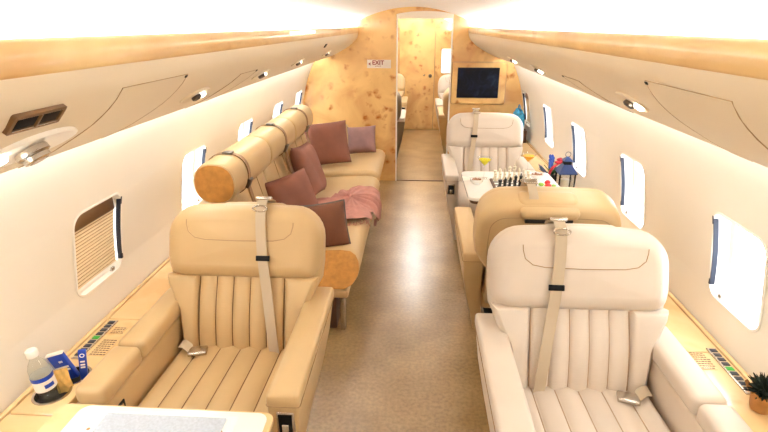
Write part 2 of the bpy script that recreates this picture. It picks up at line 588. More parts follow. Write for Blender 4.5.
PSU = [(.577, 1.612), (.580, 1.585), (.590, 1.562), (.611, 1.535), (.64, 1.508), (.68, 1.478), (.73, 1.448), (.78, 1.420), (.83, 1.396), (.88, 1.377), (.92, 1.365)]
PL = [0]
for (a, b), (c, d) in zip(PSU, PSU[1:]): PL.append(PL[-1] + math.hypot(c - a, d - b))
def psu(sd, y, s, n=0.):
    """point on the overhead panel: s metres down from the valance, n metres proud of it"""
    for k in range(len(PSU) - 1):
        if s <= PL[k + 1] or k == len(PSU) - 2:
            t = (s - PL[k]) / (PL[k + 1] - PL[k])
            x = PSU[k][0] + t * (PSU[k + 1][0] - PSU[k][0]); z = PSU[k][1] + t * (PSU[k + 1][1] - PSU[k][1])
            dx, dz = PSU[k + 1][0] - PSU[k][0], PSU[k + 1][1] - PSU[k][1]
            l = math.hypot(dx, dz)
            return (sd * (x + dz / l * n), y, z - dx / l * n)
def psu_frame(sd, y, s, n=0.):
    """matrix whose X runs along the cabin, Y down the panel, Z out of it"""
    p = Vector(psu(sd, y, s, n)); q = Vector(psu(sd, y, s + .01, n)); r = Vector(psu(sd, y, s, n + .01))
    Yv = (q - p).normalized(); Zv = (r - p).normalized(); Xv = Yv.cross(Zv)
    m_ = Matrix((Xv, Yv, Zv)).transposed().to_4x4()
    m_.translation = p
    return m_

n = 1
for sd, nm in ((-1, 'left'), (1, 'right')):
    # wood valance with a radiused bottom lip
    g = G()
    ring = [(.590, 1.615), (.578, 1.612), (.574, 1.618), (.573, 1.640), (.574, 1.664), (.579, 1.670), (.590, 1.670), (.594, 1.664)]
    g.loft([[(sd * x, y, z) for x, z in ring] for y in (Y0, YB)])
    tag(g.build('trim_%d' % n, M['maple_valance']), kind=S); n += 1
    # overhead panel
    g = G()
    ring = PSU + [(.925, 1.372), (.88, 1.392), (.83, 1.412), (.74, 1.465), (.65, 1.53), (.605, 1.57), (.592, 1.612)]
    g.loft([[(sd * x, y, z) for x, z in ring] for y in (Y0, YB)])
    o = tag(g.build('trim_%d' % n, M['psu'], angle=60), kind=S); n += 1
    # cove tray and its lamp strip, hidden behind the valance
    g = G()
    ring = [(.590, 1.600), (.745, 1.600), (.745, 1.660), (.735, 1.660), (.735, 1.610), (.590, 1.610)]
    g.loft([[(sd * x, y, z) for x, z in ring] for y in (Y0, Y1)])
    tag(g.build('trim_%d' % n, M['ceiling']), kind=S); n += 1
    g = G(); g.rbox((sd * .65, (Y0 + YB) / 2, 1.618), (.05, YB - Y0 - .1, .012), .003)
    tag(g.build('cove_lamp_strip', M['cove'], loc=(sd * .65, (Y0 + YB) / 2, 1.612)), 'warm lamp strip running in the cove above the %s wood valance' % nm, 'light strip')
    g = G(); g.rbox((sd * .99, (Y0 + YB) / 2, 1.385), (.03, YB - Y0 - .1, .01), .003)
    tag(g.build('wash_lamp_strip', M['wash'], loc=(sd * .99, (Y0 + YB) / 2, 1.385)), 'warm lamp strip behind the lower lip of the %s overhead panel' % nm, 'light strip')

# unseen lamp strips, added to brighten the cabin beyond the doorway
for sd, nm in ((-1, 'left'), (1, 'right')):
    g = G(); g.rbox((sd * .66, (YB + Y1) / 2 + .05, 1.618), (.05, Y1 - YB - .25, .012), .003)
    tag(g.build('cove_lamp_strip', M['cove'], loc=(sd * .66, (YB + Y1) / 2 + .05, 1.612)), 'added unseen lamp strip in the %s cove of the cabin beyond the doorway' % nm, 'light strip')

# floor
g = G(); g.add([(-1.25, Y0, 0), (1.25, Y0, 0), (1.25, Y1, 0), (-1.25, Y1, 0), (-1.25, Y0, -.05), (1.25, Y0, -.05), (1.25, Y1, -.05), (-1.25, Y1, -.05)],
               [(0, 1, 2, 3), (7, 6, 5, 4), (0, 4, 5, 1), (1, 5, 6, 2), (2, 6, 7, 3), (3, 7, 4, 0)])
tag(g.build('floor', M['carpet'], smooth=False), kind=S)

# partitions
def section(dx=.04):
    r = [(x + dx, z) for x, z in WALL]
    top = [(x, ceil_z(x) + .03) for x in (.55, .4, .2, 0, -.2, -.4, -.55)]
    return r + top + [(-x, z) for x, z in reversed(r)]
def partition(name, y, t, m, door=None):
    g = G()
    loop = section()
    if door:
        x0, x1, zt, arch = door
        na = 8
        hole = [(x1, -.02)] + [(x1 + (x0 - x1) * k / na, zt + arch * (1 - (2 * k / na - 1) ** 2)) for k in range(na + 1)] + [(x0, -.02)]
        loop = [(x, z) for x, z in loop] + list(reversed(hole))
    g.loft([[(x, y, z) for x, z in loop], [(x, y + t, z) for x, z in loop]])
    return tag(g.build(name, m, smooth=False), kind=S)
partition('wall_forward', YB, .035, M['maple'], (-.172, .416, 1.795, .03))
partition('wall_far', Y1, .04, M['maple'])
partition('wall_back', Y0 - .03, .03, M['cream'])
# cream liner of the doorway
g = G()
na = 12
def jamb(off, y):
    return [(-.172 + off, y, 0)] + [(-.172 + off + (.588 - 2 * off) * k / na, y, 1.795 - off + .03 * (1 - (2 * k / na - 1) ** 2)) for k in range(na + 1)] + [(.416 - off, y, 0)]
g.loft([jamb(-.001, YB - .004), jamb(.012, YB - .004), jamb(.012, YB + .06), jamb(-.001, YB + .06)], cap=False, closed=False)
tag(g.build('trim_%d' % n, M['cream']), kind=S); n += 1
# cream lintel panel of the vestibule behind the doorway
g = G(); g.rbox((.122, YB + .25, 1.805), (.9, .03, .10), .004)
tag(g.build('trim_%d' % n, M['cream']), kind=S); n += 1

# door in the far partition
d = bpy.data.objects.new('door_1', None); COL.objects.link(d); d.location = (.046, Y1, 0); d['kind'] = S
def arch_rect(w, z0, z1, r, cx, nn=6):
    out = [(cx + w / 2, z0)]
    out += [(cx + w / 2 - r + r * math.cos(a), z1 - r + r * math.sin(a)) for a in [k / nn * PI / 2 for k in range(nn + 1)]]
    out += [(cx - w / 2 + r - r * math.cos(a), z1 - r + r * math.sin(a)) for a in [PI / 2 - k / nn * PI / 2 for k in range(nn + 1)]]
    return out + [(cx - w / 2, z0)]
ol = arch_rect(.575, .012, 1.815, .07, .046)
g = G(); g.pad(ol, [(0, 0), (0, .016), (.004, .02)], lambda a, b, n_: (a, Y1 - .002 - n_, b), inner=())
g.build('door_leaf', M['maple'], d, True, angle=30)
g = G(); g.tube([(a, Y1 - .004, b) for a, b in inset(ol, -.006)], .005, 6); g.build('door_gap', M['seam'], d, True)
g = G(); g.lathe([(.018, 0), (.03, .004), (.03, .02), (.022, .032), (.008, .036)], 20)
rotm = Matrix.Rotation(PI / 2, 4, 'X')
g.v = [tuple(Matrix.Translation((.272, Y1 - .022, .9)) @ rotm @ Vector(v)) for v in g.v]
g.build('door_knob', M['steel_dark'], d, True)
g = G(); g.lathe([(.008, 0), (.011, .002), (.011, .006), (.004, .007)], 14)
g.v = [tuple(Matrix.Translation((.04, Y1 - .022, 1.53)) @ rotm @ Vector(v)) for v in g.v]
g.build('peephole', M['steel_dark'], d, True)
g = G(); g.rbox((.17, Y1 - .025, .91), (.03, .006, .02), .002); g.build('door_plate', M['chrome'], d, True)

# small bright window beside that door (in the far partition, lit from outside)
wf = bpy.data.objects.new('window_%d' % i, None); COL.objects.link(wf); wf.location = (.53, Y1, 1.14); wf['kind'] = S
g = G(); rr = rrect(.16, .37, .02, 4, .535, 1.135)
g.loft([[(p[0], Y1 - yy, p[1]) for p in inset(rr, q)] for q, yy in ((-.012, .001), (-.012, .008), (0, .008), (.002, .002))], cap=False)
g.build('window_frame', M['cream'], wf, True)
g = G(); q = [(p[0], Y1 - .004, p[1]) for p in rr]; g.add(q, [tuple(range(len(q)))])
g.build('pane', mat('lit_pane', (225, 240, 245), .2, emit=(214, 240, 255), es=1.), wf, True, smooth=False)

# carpet threshold strip under the doorway
g = G(); g.rbox((.122, YB + .018, .004), (.56, .03, .008), .003)
tag(g.build('trim_%d' % n, M['bronze']), kind=S); n += 1

# ------------------------------------------------------------------ club chairs
UB = Vector((0, .326, .945)); NB = Vector((0, -.945, .326)); OB = Vector((0, 0, .412))
def B(x, s, n_): return OB + Vector((x, 0, 0)) + UB * s + NB * n_

def half_loop(h):
    return [(x, s) for x, s in h] + [(-x, s) for x, s in reversed(h) if x > 1e-6]
TOP = [(.195 + .13 * math.cos(t), .483 + .13 * math.sin(t)) for t in [k / 7 * PI / 2 for k in range(8)]]
SHELL = half_loop([(.235, -.06), (.24, .05), (.245, .17), (.268, .22), (.296, .265), (.318, .31), (.325, .38)] + TOP + [(.10, .617), (0, .618)])
SHELL = [p for k, p in enumerate(SHELL)]
HEAD = half_loop([(0, .300), (.12, .300), (.20, .299), (.25, .300), (.283, .308), (.306, .324), (.320, .350), (.3255, .39)] + TOP + [(.10, .617), (0, .618)])

def make_chair(a, label, LE):
    SD = M['seam_dark'] if LE is M['leather'] else M['seam_pale']
    """a = +1: the aisle is on local +x. The chair faces local -y."""
    root = thing('club_chair', (0, 0, 0), label, 'armchair')
    g = G(); g.rbox((0, -.2, .11), (.34, .36, .22), .03); g.build('pedestal', M['dark'], root)
    g = G(); g.rbox((0, -.225, .30), (.50, .50, .16), .03); g.build('seat_frame', LE, root)
    # seat cushion, channelled front to back
    path = [(.03, .425), (-.05, .432), (-.15, .436), (-.25, .440), (-.35, .443), (-.42, .444), (-.46, .440), (-.488, .428), (-.505, .405), (-.508, .375), (-.495, .345), (-.46, .335)]
    def f(u, v):
        k = v * (len(path) - 1); j = min(int(k), len(path) - 2); t = k - j
        y = path[j][0] * (1 - t) + path[j + 1][0] * t; z = path[j][1] * (1 - t) + path[j + 1][1] * t
        x = -.255 + .51 * u
        b = .011 * abs(math.sin(PI * 6 * u)) ** .55
        dd = min(u, 1 - u) * .51
        dr = .03 * (1 - math.sqrt(max(0, 1 - (1 - dd / .03) ** 2))) if dd < .03 else 0
        front = max(0, (v - .55) / .45)
        return (x, y - b * front, z + (b - dr) * (1 - front) - dr * front * .3)
    g = G(); g.grid(72, 33, f); cu = g.build('seat_cushion', LE, root, angle=75)
    for k in range(1, 6):
        g = G(); g.tube([Vector(f(k / 6, v / 22)) + Vector((0, 0, .0012)) for v in range(1, 23)], .0021, 5); g.build('channel_seam', SD, cu)
    # back shell
    g = G(); g.pad(SHELL, [(.06, -.165), (.025, -.158), (.006, -.14), (0, -.11), (0, -.03), (.012, -.006), (.03, 0)], B, 0., inner=())
    sh = g.build('backrest', LE, root, angle=60)
    # stitched outline on the rear of the shell
    g = G(); pts = [p for p in inset(SHELL, .055)][3:-3]
    g.tube([B(p[0], p[1], -.1652) for p in pts], .0016, 5); g.build('rear_seam', M['seam'], sh)
    # channelled panel of the lower back
    def f2(u, v):
        x = -.178 + .356 * u
        b = .016 * abs(math.sin(PI * 5 * u)) ** .5
        s_ = -.02 + .335 * v
        belly = .016 * math.sin(PI * min(1, v * 1.05))
        return B(x, s_, .006 + b + belly)
    g = G(); g.grid(60, 12, f2); cu = g.build('back_cushion', LE, root, angle=75)
    for k in range(0, 6):
        g = G(); g.tube([f2(k / 5, v / 12) + NB * .0012 for v in range(13)], .0021 if 0 < k < 5 else .003, 5); g.build('channel_seam', SD, cu)
    for s_ in (-1, 1):
        g = G()
        ol = [(s_ * x, y) for x, y in [(.180, -.02), (.240, -.02), (.252, .08), (.266, .16), (.290, .23), (.312, .28), (.318, .32), (.180, .32)]]
        g.pad(ol, [(0, -.02), (0, .01), (.006, .028), (.018, .038)], B, .006)
        g.build('side_bolster', LE, root, angle=50)
    # head cushion
    g = G(); g.pad(resample(HEAD), [(.012, -.10), (0, -.08), (.002, -.02), (.012, .012), (.032, .040), (.062, .054)], B, .012, inner=(.93, .82, .66, .48, .3, .12))
    hd = g.build('headrest', LE, root, angle=50)
    pts = [(-.221, .55), (-.220, .53), (-.212, .50), (-.185, .478), (-.14, .470), (0, .468), (.14, .470), (.185, .478), (.212, .50), (.220, .53), (.221, .55)]
    def hn(x, s_):
        k = min(1., ((x / .263) ** 4 + ((s_ - .458) / .098) ** 4) ** .25)
        return .0545 + .012 * (1 - k * k) ** 2
    fine = [Vector(p).lerp(Vector(q), t / 4) for p, q in zip(pts, pts[1:]) for t in range(4)]
    g = G(); g.tube([B(p.x, p.y, hn(p.x, p.y)) for p in fine], .0017, 5); g.build('headrest_seam', M['seam'], hd)
    # padded carry flap rolled over the top
    g = G()
    ol = rrect(.27, .105, .035, 5, .02, -.085)
    g.pad(ol, [(0, .585), (0, .606), (.006, .616), (.02, .622)], lambda x, nn, s_: B(x, s_, nn), .003)
    fl = g.build('headrest_flap', LE, root, angle=50)
    g = G()
    ol = rrect(.26, .052, .024, 5, .02, .586)
    g.pad(ol, [(0, .150), (0, .170), (.008, .184), (.02, .188)], lambda x, s_, nn: B(x, s_, -nn), .004)
    g.build('flap_lip', LE, fl, angle=50)
    g = G(); c = B(.02, .552, -.172); g.rbox(c, (.21, .020, .020), .004, rot=Matrix.Rotation(-.33, 3, 'X')); g.build('carry_slot', M['dark'], fl)
    # shoulder belt with guide and slider
    bp = [(.60, -.13), (.633, -.10), (.640, -.03), (.634, .02), (.610, .052), (.57, .066), (.50, .0725), (.42, .0725), (.34, .066), (.25, .054), (.12, .050), (.03, .048), (-.005, .040)]
    bx = [.085, .085, .085, .086, .088, .09, .094, .10, .108, .118, .134, .146, .15]
    w = .0205
    g = G()
    rings = []
    for (s_, nn), x in zip(bp, bx):
        rings.append([B(a * x - w, s_, nn), B(a * x + w, s_, nn), B(a * x + w, s_, nn + .003), B(a * x - w, s_, nn + .003)])
    g.loft(rings); bl = g.build('shoulder_belt', M['belt'], root, angle=50)
    g = G(); c = B(a * .1035, .40, .074); g.rbox(c, (.056, .008, .022), .003, rot=Matrix.Rotation(-.33, 3, 'X')); g.build('belt_slider', M['black'], bl)
    g = G(); c = B(a * .086, .642, .0); g.rbox(c, (.064, .030, .014), .004, rot=Matrix.Rotation(-.33, 3, 'X'))
    g.build('belt_guide', M['chrome'], bl)
    g = G(); g.tube([B(a * .086 + .03 * math.cos(t), .60 + .012 * math.sin(t), .064) for t in [2 * PI * k / 16 for k in range(16)]], .003, 6, True); g.build('belt_ring', M['chrome'], bl)
    # lap belt
    g = G()
    r0 = Matrix.Rotation(a * .25, 3, 'Z')
    g.rbox((-a * .155, -.075, .456), (.075, .05, .018), .006, rot=r0); lb = g.build('lap_buckle', M['chrome'], root)
    g = G(); rings = []
    for k in range(7):
        t = k / 6
        p = Vector((-a * (.185 + .055 * t), -.072 + .03 * t, .458 + .010 * math.sin(t * 3)))
        rings.append([p + Vector((0, -.024, 0)), p + Vector((0, .024, .004)), p + Vector((0, .024, .008)), p + Vector((0, -.024, .004))])
    g.loft(rings); g.build('lap_strap', M['belt'], lb)
    # aisle arm: a flaring shroud down to the floor with a pad on top
    g = G()
    def ring(z, x0, x1, y0, y1, r=.011):
        return [(a * p[0], p[1], z) for p in rrect(x1 - x0, y1 - y0, r, 4, (x0 + x1) / 2, (y0 + y1) / 2)]
    lv = [(.04, .205, .262, -.36, -.06), (.12, .220, .278, -.405, -.03), (.22, .235, .302, -.44, .02), (.34, .250, .330, -.475, .075), (.46, .258, .352, -.495, .125), (.56, .262, .362, -.505, .165), (.588, .262, .366, -.508, .175)]
    g.loft([ring(*l) for l in lv]); sh = g.build('arm_shroud', LE, root, angle=55)
    g = G()
    pl = [(.585, .262, .366, -.510, .178), (.602, .261, .368, -.512, .180), (.622, .262, .367, -.511, .179), (.629, .265, .364, -.508, .176), (.632, .273, .356, -.500, .168)]
    g.loft([ring(*l) for l in pl]); ap = g.build('arm_pad', LE, root, angle=55)
    g = G(); g.tube(ring(.5868, .2605, .3675, -.5105, .1785), .0016, 5, True); g.build('arm_seam', M['seam'], ap)
    g = G(); g.rbox((a * .318, -.498, .520), (.058, .02, .085), .006); fr = g.build('recess_frame', M['chrome'], sh)
    g = G(); g.rbox((a * .318, -.5085, .520), (.044, .004, .07), .002); g.build('control_recess', M['black'], sh)
    g = G(); g.rbox((a * .318, -.512, .505), (.022, .006, .03), .003); g.build('seat_lever', M['chrome'], sh)
    # window arm: box with a two-piece pad
    g = G(); g.rbox((-a * .308, -.165, .335), (.092, .64, .43), .02); wa = g.build('arm_box', LE, root)
    g = G(); g.rbox((-a * .308, -.39, .585), (.106, .24, .075), .024, 4); g.build('arm_pad', LE, root)
    g = G(); g.rbox((-a * .308, -.05, .585), (.106, .43, .075), .024, 4); g.build('arm_pad', LE, root)
    g = G(); g.rbox((-a * .260, -.44, .48), (.006, .045, .06), .003); g.build('seat_control', M['black'], wa)
    g = G(); g.rbox((-a * .256, -.44, .485), (.004, .02, .035), .002); g.build('control_paddle', M['chrome'], wa)
    return root

c1 = make_chair(1, 'golden cream leather club chair against the left wall, white table in front of it', M['leather'])
c1.location = (-.655, 1.72, 0)
c2 = make_chair(-1, 'pale cream leather club chair facing us in the lower right corner area', M['leather_pale'])
c2.location = (.668, 1.55, 0)
copy_tree(c1, None, (.668, 2.45, 0), PI, 'cream leather club chair seen from behind, turned towards the chess table')
copy_tree(c2, None, (.648, 4.16, 0), 0, 'cream leather club chair facing us behind the chess table, below the television')
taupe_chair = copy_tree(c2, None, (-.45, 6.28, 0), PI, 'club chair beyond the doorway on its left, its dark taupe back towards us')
copy_tree(c1, None, (-.455, 7.95, 0), 0, 'pale club chair beyond the doorway on its left, deep inside and facing us')
copy_tree(c1, None, (.705, 6.55, 0), PI, 'club chair beyond the doorway on its right, its back towards us')
copy_tree(c2, None, (.705, 7.75, 0), 0, 'pale club chair beyond the doorway on its right, facing us near the far door')

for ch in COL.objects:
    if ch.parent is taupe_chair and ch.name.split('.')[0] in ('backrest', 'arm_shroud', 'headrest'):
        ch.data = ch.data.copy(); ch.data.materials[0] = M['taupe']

# ------------------------------------------------------------------ divan with bolsters
dv = thing('divan', (-.6, 3.31, 0), 'long cream leather divan along the left wall with three strapped roll bolsters', 'sofa')
DY0, DY1 = 2.47, 4.25
g = G(); g.rbox((-.64, (DY0 + DY1) / 2, .12), (.50, DY1 - DY0 - .1, .24), .01); g.build('base', M['walnut'], dv, True)
g = G(); g.rbox((-.60, (DY0 + DY1) / 2, .265), (.58, DY1 - DY0 + .02, .05), .015); g.build('seat_rail', M['leather'], dv, True)
for yy in (DY0 + .06, DY1 - .06):
    g = G(); g.rbox((-.352, yy, .125), (.03, .05, .25), .006); g.build('leg', M['chrome'], dv, True)
SEAT = [(-.86, .30), (-.40, .292), (-.33, .295), (-.288, .312), (-.262, .340), (-.254, .372), (-.262, .402), (-.284, .428), (-.32, .443), (-.38, .447), (-.5, .442), (-.7, .428), (-.86, .415)]
ym = 3.325
for y0, y1 in ((DY0, ym - .003), (ym + .003, DY1)):
    g = G()
    sl = 1. if y0 == DY0 else 0.
    rings = [[(p[0], y + sl * max(0, p[1] - .30) * 1.45 * max(0, 1 - (y - y0) / .5), p[1]) for p in inset(SEAT, q)] for q, y in ((.02, y0), (.006, y0 + .006), (0, y0 + .02), (0, y0 + .12), (0, y0 + .25), (0, y0 + .5), (0, y1 - .02), (.006, y1 - .006), (.02, y1))]
    g.loft(rings); cu = g.build('seat_cushion', M['leather'], dv, True, angle=60)
    if y0 == DY0:
        q = [(p[0], DY0 - .003 + max(0, p[1] - .30) * 1.45, p[1]) for p in inset(SEAT, .004)]
        g = G(); g.loft([q, [(x, y + .006, z) for x, y, z in q]]); g.build('end_shading', M['suede_and_shading'], cu, True)  # ochre sheet paints the shaded end face of the leather cushion
ys = [DY0, 3.02, 3.635, DY1]
for k in range(3):
    g = G()
    def bk(aa, bb, nn):   # aa along y, bb up the back, nn proud
        return (-.80 - .26 * bb * .95 + nn * .93, aa, .40 + bb * .95 + nn * .3)
    g.pad(rrect(ys[k + 1] - ys[k] - .006, .52, .03, 4, (ys[k] + ys[k + 1]) / 2, .24), [(.02, -.10), (0, -.085), (0, -.02), (.012, .0), (.03, .008)], bk, .012)
    b_ = g.build('back_cushion', M['leather'], dv, True, angle=50)
    for q in (1, 2):
        yy = ys[k] + (ys[k + 1] - ys[k]) * q / 3
        g = G(); g.tube([bk(yy, s_, .016) for s_ in (.0, .12, .24, .36, .48)], .002, 5); g.build('seam', M['seam'], b_, True)
BX, BZ, BR = -.935, .955, .106
def bol_ring(y, k):
    return [(BX + BR * k * 1.02 * math.copysign(abs(math.cos(t)) ** .85, math.cos(t)), y, BZ + BR * k * math.copysign(abs(math.sin(t)) ** .85, math.sin(t))) for t in [2 * PI * q / 40 for q in range(40)]]
by = [2.30, 2.955, 3.61, 4.27]
for k in range(3):
    g = G(); a, b = by[k] + .003, by[k + 1] - .003
    g.loft([bol_ring(y, r) for y, r in ((a, .90), (a + .008, .965), (a + .025, 1.), (b - .025, 1.), (b - .008, .965), (b, .90))])
    bo = g.build('bolster', M['leather'], dv, True, angle=60)
    if k == 0:
        g = G(); g.loft([bol_ring(a - .003, .80), bol_ring(a - .003, .895), bol_ring(a + .002, .90)], cap=True); g.build('end_cap', M['suede_and_shading'], bo, True, angle=50)
        g = G(); pts = bol_ring(a + .004, .935); g.tube(pts, .004, 6, True); g.build('end_piping', M['leather'], bo, True)
    # strap round the bolster with a metal buckle, its tail down the back
    y = (2.50, 3.30, 3.99)[k]
    g = G()
    loop = [bol_ring(y, 1.03)[q] for q in range(40)]
    rings = [[(p[0], y - .018, p[2]), (p[0], y + .018, p[2]), (BX + (p[0] - BX) * 1.03, y + .018, BZ + (p[2] - BZ) * 1.03), (BX + (p[0] - BX) * 1.03, y - .018, BZ + (p[2] - BZ) * 1.03)] for p in loop]
    rings.append(rings[0])
    g.loft(rings, cap=False)
    st = g.build('strap', M['belt_dark'], bo, True, angle=60)
    g = G(); rings = []
    for q in range(8):
        t = q / 7
        x = BX + BR * 1.04 - .02 + .055 * t; z = BZ - BR * .45 - .42 * t; yy = y + .02 + .10 * t
        rings.append([(x, yy - .018, z), (x, yy + .018, z), (x + .004, yy + .018, z + .002), (x + .004, yy - .018, z + .002)])
    g.loft(rings); g.build('strap_tail', M['belt_dark'], bo, True, angle=60)
    g = G()
    t = math.radians(-25)
    g.rbox((BX + BR * 1.1 * math.cos(t), y + .005, BZ + BR * 1.1 * math.sin(t)), (.018, .05, .055), .005, rot=Matrix.Rotation(.4, 3, 'Y')); g.build('buckle', M['steel_dark'], bo, True)
    g = G()
    t = math.radians(85)
    g.rbox((BX + BR * 1.08 * math.cos(t), y, BZ + BR * 1.08 * math.sin(t)), (.05, .045, .012), .004); g.build('strap_adjuster', M['steel_dark'], bo, True)

# upholstered end bench between divan and bulkhead
bn = thing('end_bench', (-.62, 4.7, 0), 'short cream leather bench at the far end of the divan, by the wood bulkhead', 'bench')
EY0, EY1 = 4.275, 5.16
g = G(); g.rbox((-.64, (EY0 + EY1) / 2, .15), (.56, EY1 - EY0 - .02, .30), .01); g.build('base', M['leather'], bn, True)
BS = [(x - .005 if x > -.8 else x, z + .035) for x, z in SEAT]
BS = [(-.92 if x < -.8 else x, z) for x, z in BS]
g = G(); g.loft([[(p[0], y, p[1]) for p in inset(BS, q)] for q, y in ((.03, EY0), (.008, EY0 + .01), (0, EY0 + .035), (0, EY1 - .035), (.008, EY1 - .01), (.03, EY1))])
g.build('seat_cushion', M['leather'], bn, True, angle=60)
g = G(); g.rbox((-.835, EY1 + .06, .385), (.35, .10, .67), .04, 4); g.build('backrest', M['leather'], bn, True)
# black belt standing up behind the cushions
g = G(); g.loft([[(-.668, 5.245, z), (-.648, 5.245, z), (-.648, 5.251, z), (-.668, 5.251, z)] if k == 0 else [(-.668 - .022 * k, 5.245, z), (-.648 - .022 * k, 5.245, z), (-.648 - .022 * k, 5.251, z), (-.668 - .022 * k, 5.251, z)] for k, z in enumerate((.3, .50, .62, .72))])
bl = g.build('shoulder_belt', M['black'], bn, True)

# ------------------------------------------------------------------ cushions and throw
def pillow(w, h, t, m, loc, rot, label, piping=False, group=None):
    g = G()
    def surf(sg):
        def f(u, v):
            a, b = 2 * u - 1, 2 * v - 1
            px = 1 - .07 * (1 - a * a) * abs(b) ** 2 * 0 - .06 * (1 - b * b) * (abs(a) ** 4) * .9
            e = max(0, (1 - a ** 4)) ** .55 * max(0, (1 - b ** 4)) ** .55
            xx = a * w / 2 * (1 - .05 * (1 - b * b) * abs(a) ** 3); yy = b * h / 2 * (1 - .05 * (1 - a * a) * abs(b) ** 3)
            wr = .006 * math.sin(7 * a + 3 * b) * e
            return (xx, yy, sg * (t / 2 * e + wr * .5))
        return f
    g.grid(20, 20, surf(1)); g.grid(20, 20, surf(-1))
    o = g.build('throw_pillow', m, smooth=True, angle=80)
    bm = bmesh.new(); bm.from_mesh(o.data); bmesh.ops.remove_doubles(bm, verts=bm.verts, dist=.0005); bmesh.ops.recalc_face_normals(bm, faces=bm.faces)
    for e in bm.edges: e.smooth = True
    bm.to_mesh(o.data); bm.free()
    o.location = loc; o.rotation_euler = rot
    tag(o, label, 'cushion', group)
    if piping:
        pts = []
        for k in range(80):
            s_ = k / 80 * 4; q = int(s_); fr = (s_ - q) * 2 - 1
            a, b = ((fr, -1), (1, fr), (-fr, 1), (-1, -fr))[q]
            pts.append((a * w / 2 * (1 - .05 * (1 - b * b) * abs(a) ** 3), b * h / 2 * (1 - .05 * (1 - a * a) * abs(b) ** 3), 0))
        gg = G(); gg.tube(pts, .006, 6, True); gg.build('piping', M['piping'], o)
    return o
R_ = math.radians
PILLOWS = []
def place(w, h, t, m, loc, normal, roll, label, piping=False):
    """stand a cushion with its face along 'normal'"""
    nz = Vector(normal).normalized()
    upv = Vector((0, 0, 1)); yv = (upv - nz * upv.dot(nz)).normalized(); xv = yv.cross(nz)
    m_ = Matrix((xv, yv, nz)).transposed() @ Matrix.Rotation(roll, 3, 'Z')
    return pillow(w, h, t, m, loc, m_.to_euler(), label, piping)
place(.33, .33, .14, M['pillow'], (-.735, 3.03, .632), (.80, -.80, .45), R_(8), 'brown velvet cushion leaning on the divan back just behind the left club chair')
place(.37, .40, .14, M['pillow_rust'], (-.745, 3.60, .67), (.97, -.08, .36), R_(-5), 'rust brown cushion upright against the divan back between two other cushions')
place(.42, .40, .15, M['pillow'], (-.775, 4.54, .66), (.28, -1., .42), R_(4), 'large rust brown cushion leaning at the far end of the seating by the bulkhead')
place(.29, .28, .12, M['pillow_mauve'], (-.485, 4.90, .622), (-.10, -1., .55), R_(6), 'small shiny mauve cushion beside the large brown one near the doorway')
place(.28, .28, .12, M['pillow_deep'], (-.487, 2.77, .555), (.25, -1., .32), R_(5), 'dark chestnut cushion with grey piping at the near end of the divan', True)

# throw gathered in the middle, draped over the divan's front edge
th = thing('throw_blanket', (-.42, 3.47, .45), 'dusty pink fringed throw crumpled over the front edge of the divan', 'blanket')
cxy = Vector((-.43, 3.50))
spk = [(-180, .36), (-150, .40), (-125, .36), (-100, .38), (-80, .40), (-62, .36), (-45, .24), (-25, .26), (-5, .28), (15, .34), (40, .40), (60, .36), (85, .30), (110, .24), (140, .18), (165, .20), (180, .30)]
def rad(dg):
    for (a0, r0), (a1, r1) in zip(spk, spk[1:]):
        if a0 <= dg <= a1:
            t = (dg - a0) / (a1 - a0); t = t * t * (3 - 2 * t)
            return r0 + (r1 - r0) * t
    return .25
def drape(x, y, hgt):
    """lay a point on the seat, bending it over the front edge"""
    xe = -.30
    if x <= xe:
        z = .447 if x > -.40 else .447 - (abs(x) - .40) * .06
        return (x, y, z + hgt)
    d = x - xe
    arc = .055 * PI / 2
    if d < arc:
        t = d / .055
        return (xe + .055 * math.sin(t) + hgt * math.sin(t), y, .392 + .055 * math.cos(t) + hgt * math.cos(t) + .0)
    return (-.245 + hgt, y, .392 - (d - arc))
def thr(u, v):
    dg = -180 + 360 * u
    r = rad(dg) * v
    t = math.radians(dg)
    x = cxy.x + r * math.cos(t); y = cxy.y + r * math.sin(t) * 1.05
    fold = .5 + .5 * math.sin(t * 10 + 2.2 * math.sin(t * 3) + v * 1.5)
    fold2 = .5 + .5 * math.sin(t * 29 + v * 4)
    hgt = .018 + (.038 * fold + .010 * fold2) * (v ** .35) * (1.15 - .65 * v) + .03 * (1 - v) ** 2
    return drape(x, y, hgt)
g = G(); g.grid(260, 16, thr); g.build('cloth', M['throw'], th, True, angle=180)
g = G()
for k in range(150):
    u = (k + random.random() * .6) / 150
    dg = -180 + 360 * u
    if not (-165 < dg < -62 or -20 < dg < 50): continue
    r = rad(dg); t = math.radians(dg)
    pts = []
    for q in range(4):
        rr = r - .006 + .016 * q
        tt = t + (random.random() - .5) * .03 * q
        pts.append(drape(cxy.x + rr * math.cos(tt), cxy.y + rr * math.sin(tt) * 1.05, .010 - .0015 * q))
    g.tube(pts, .0026, 5)
g.build('fringe', M['throw'], th, True)['kind'] = 'stuff'

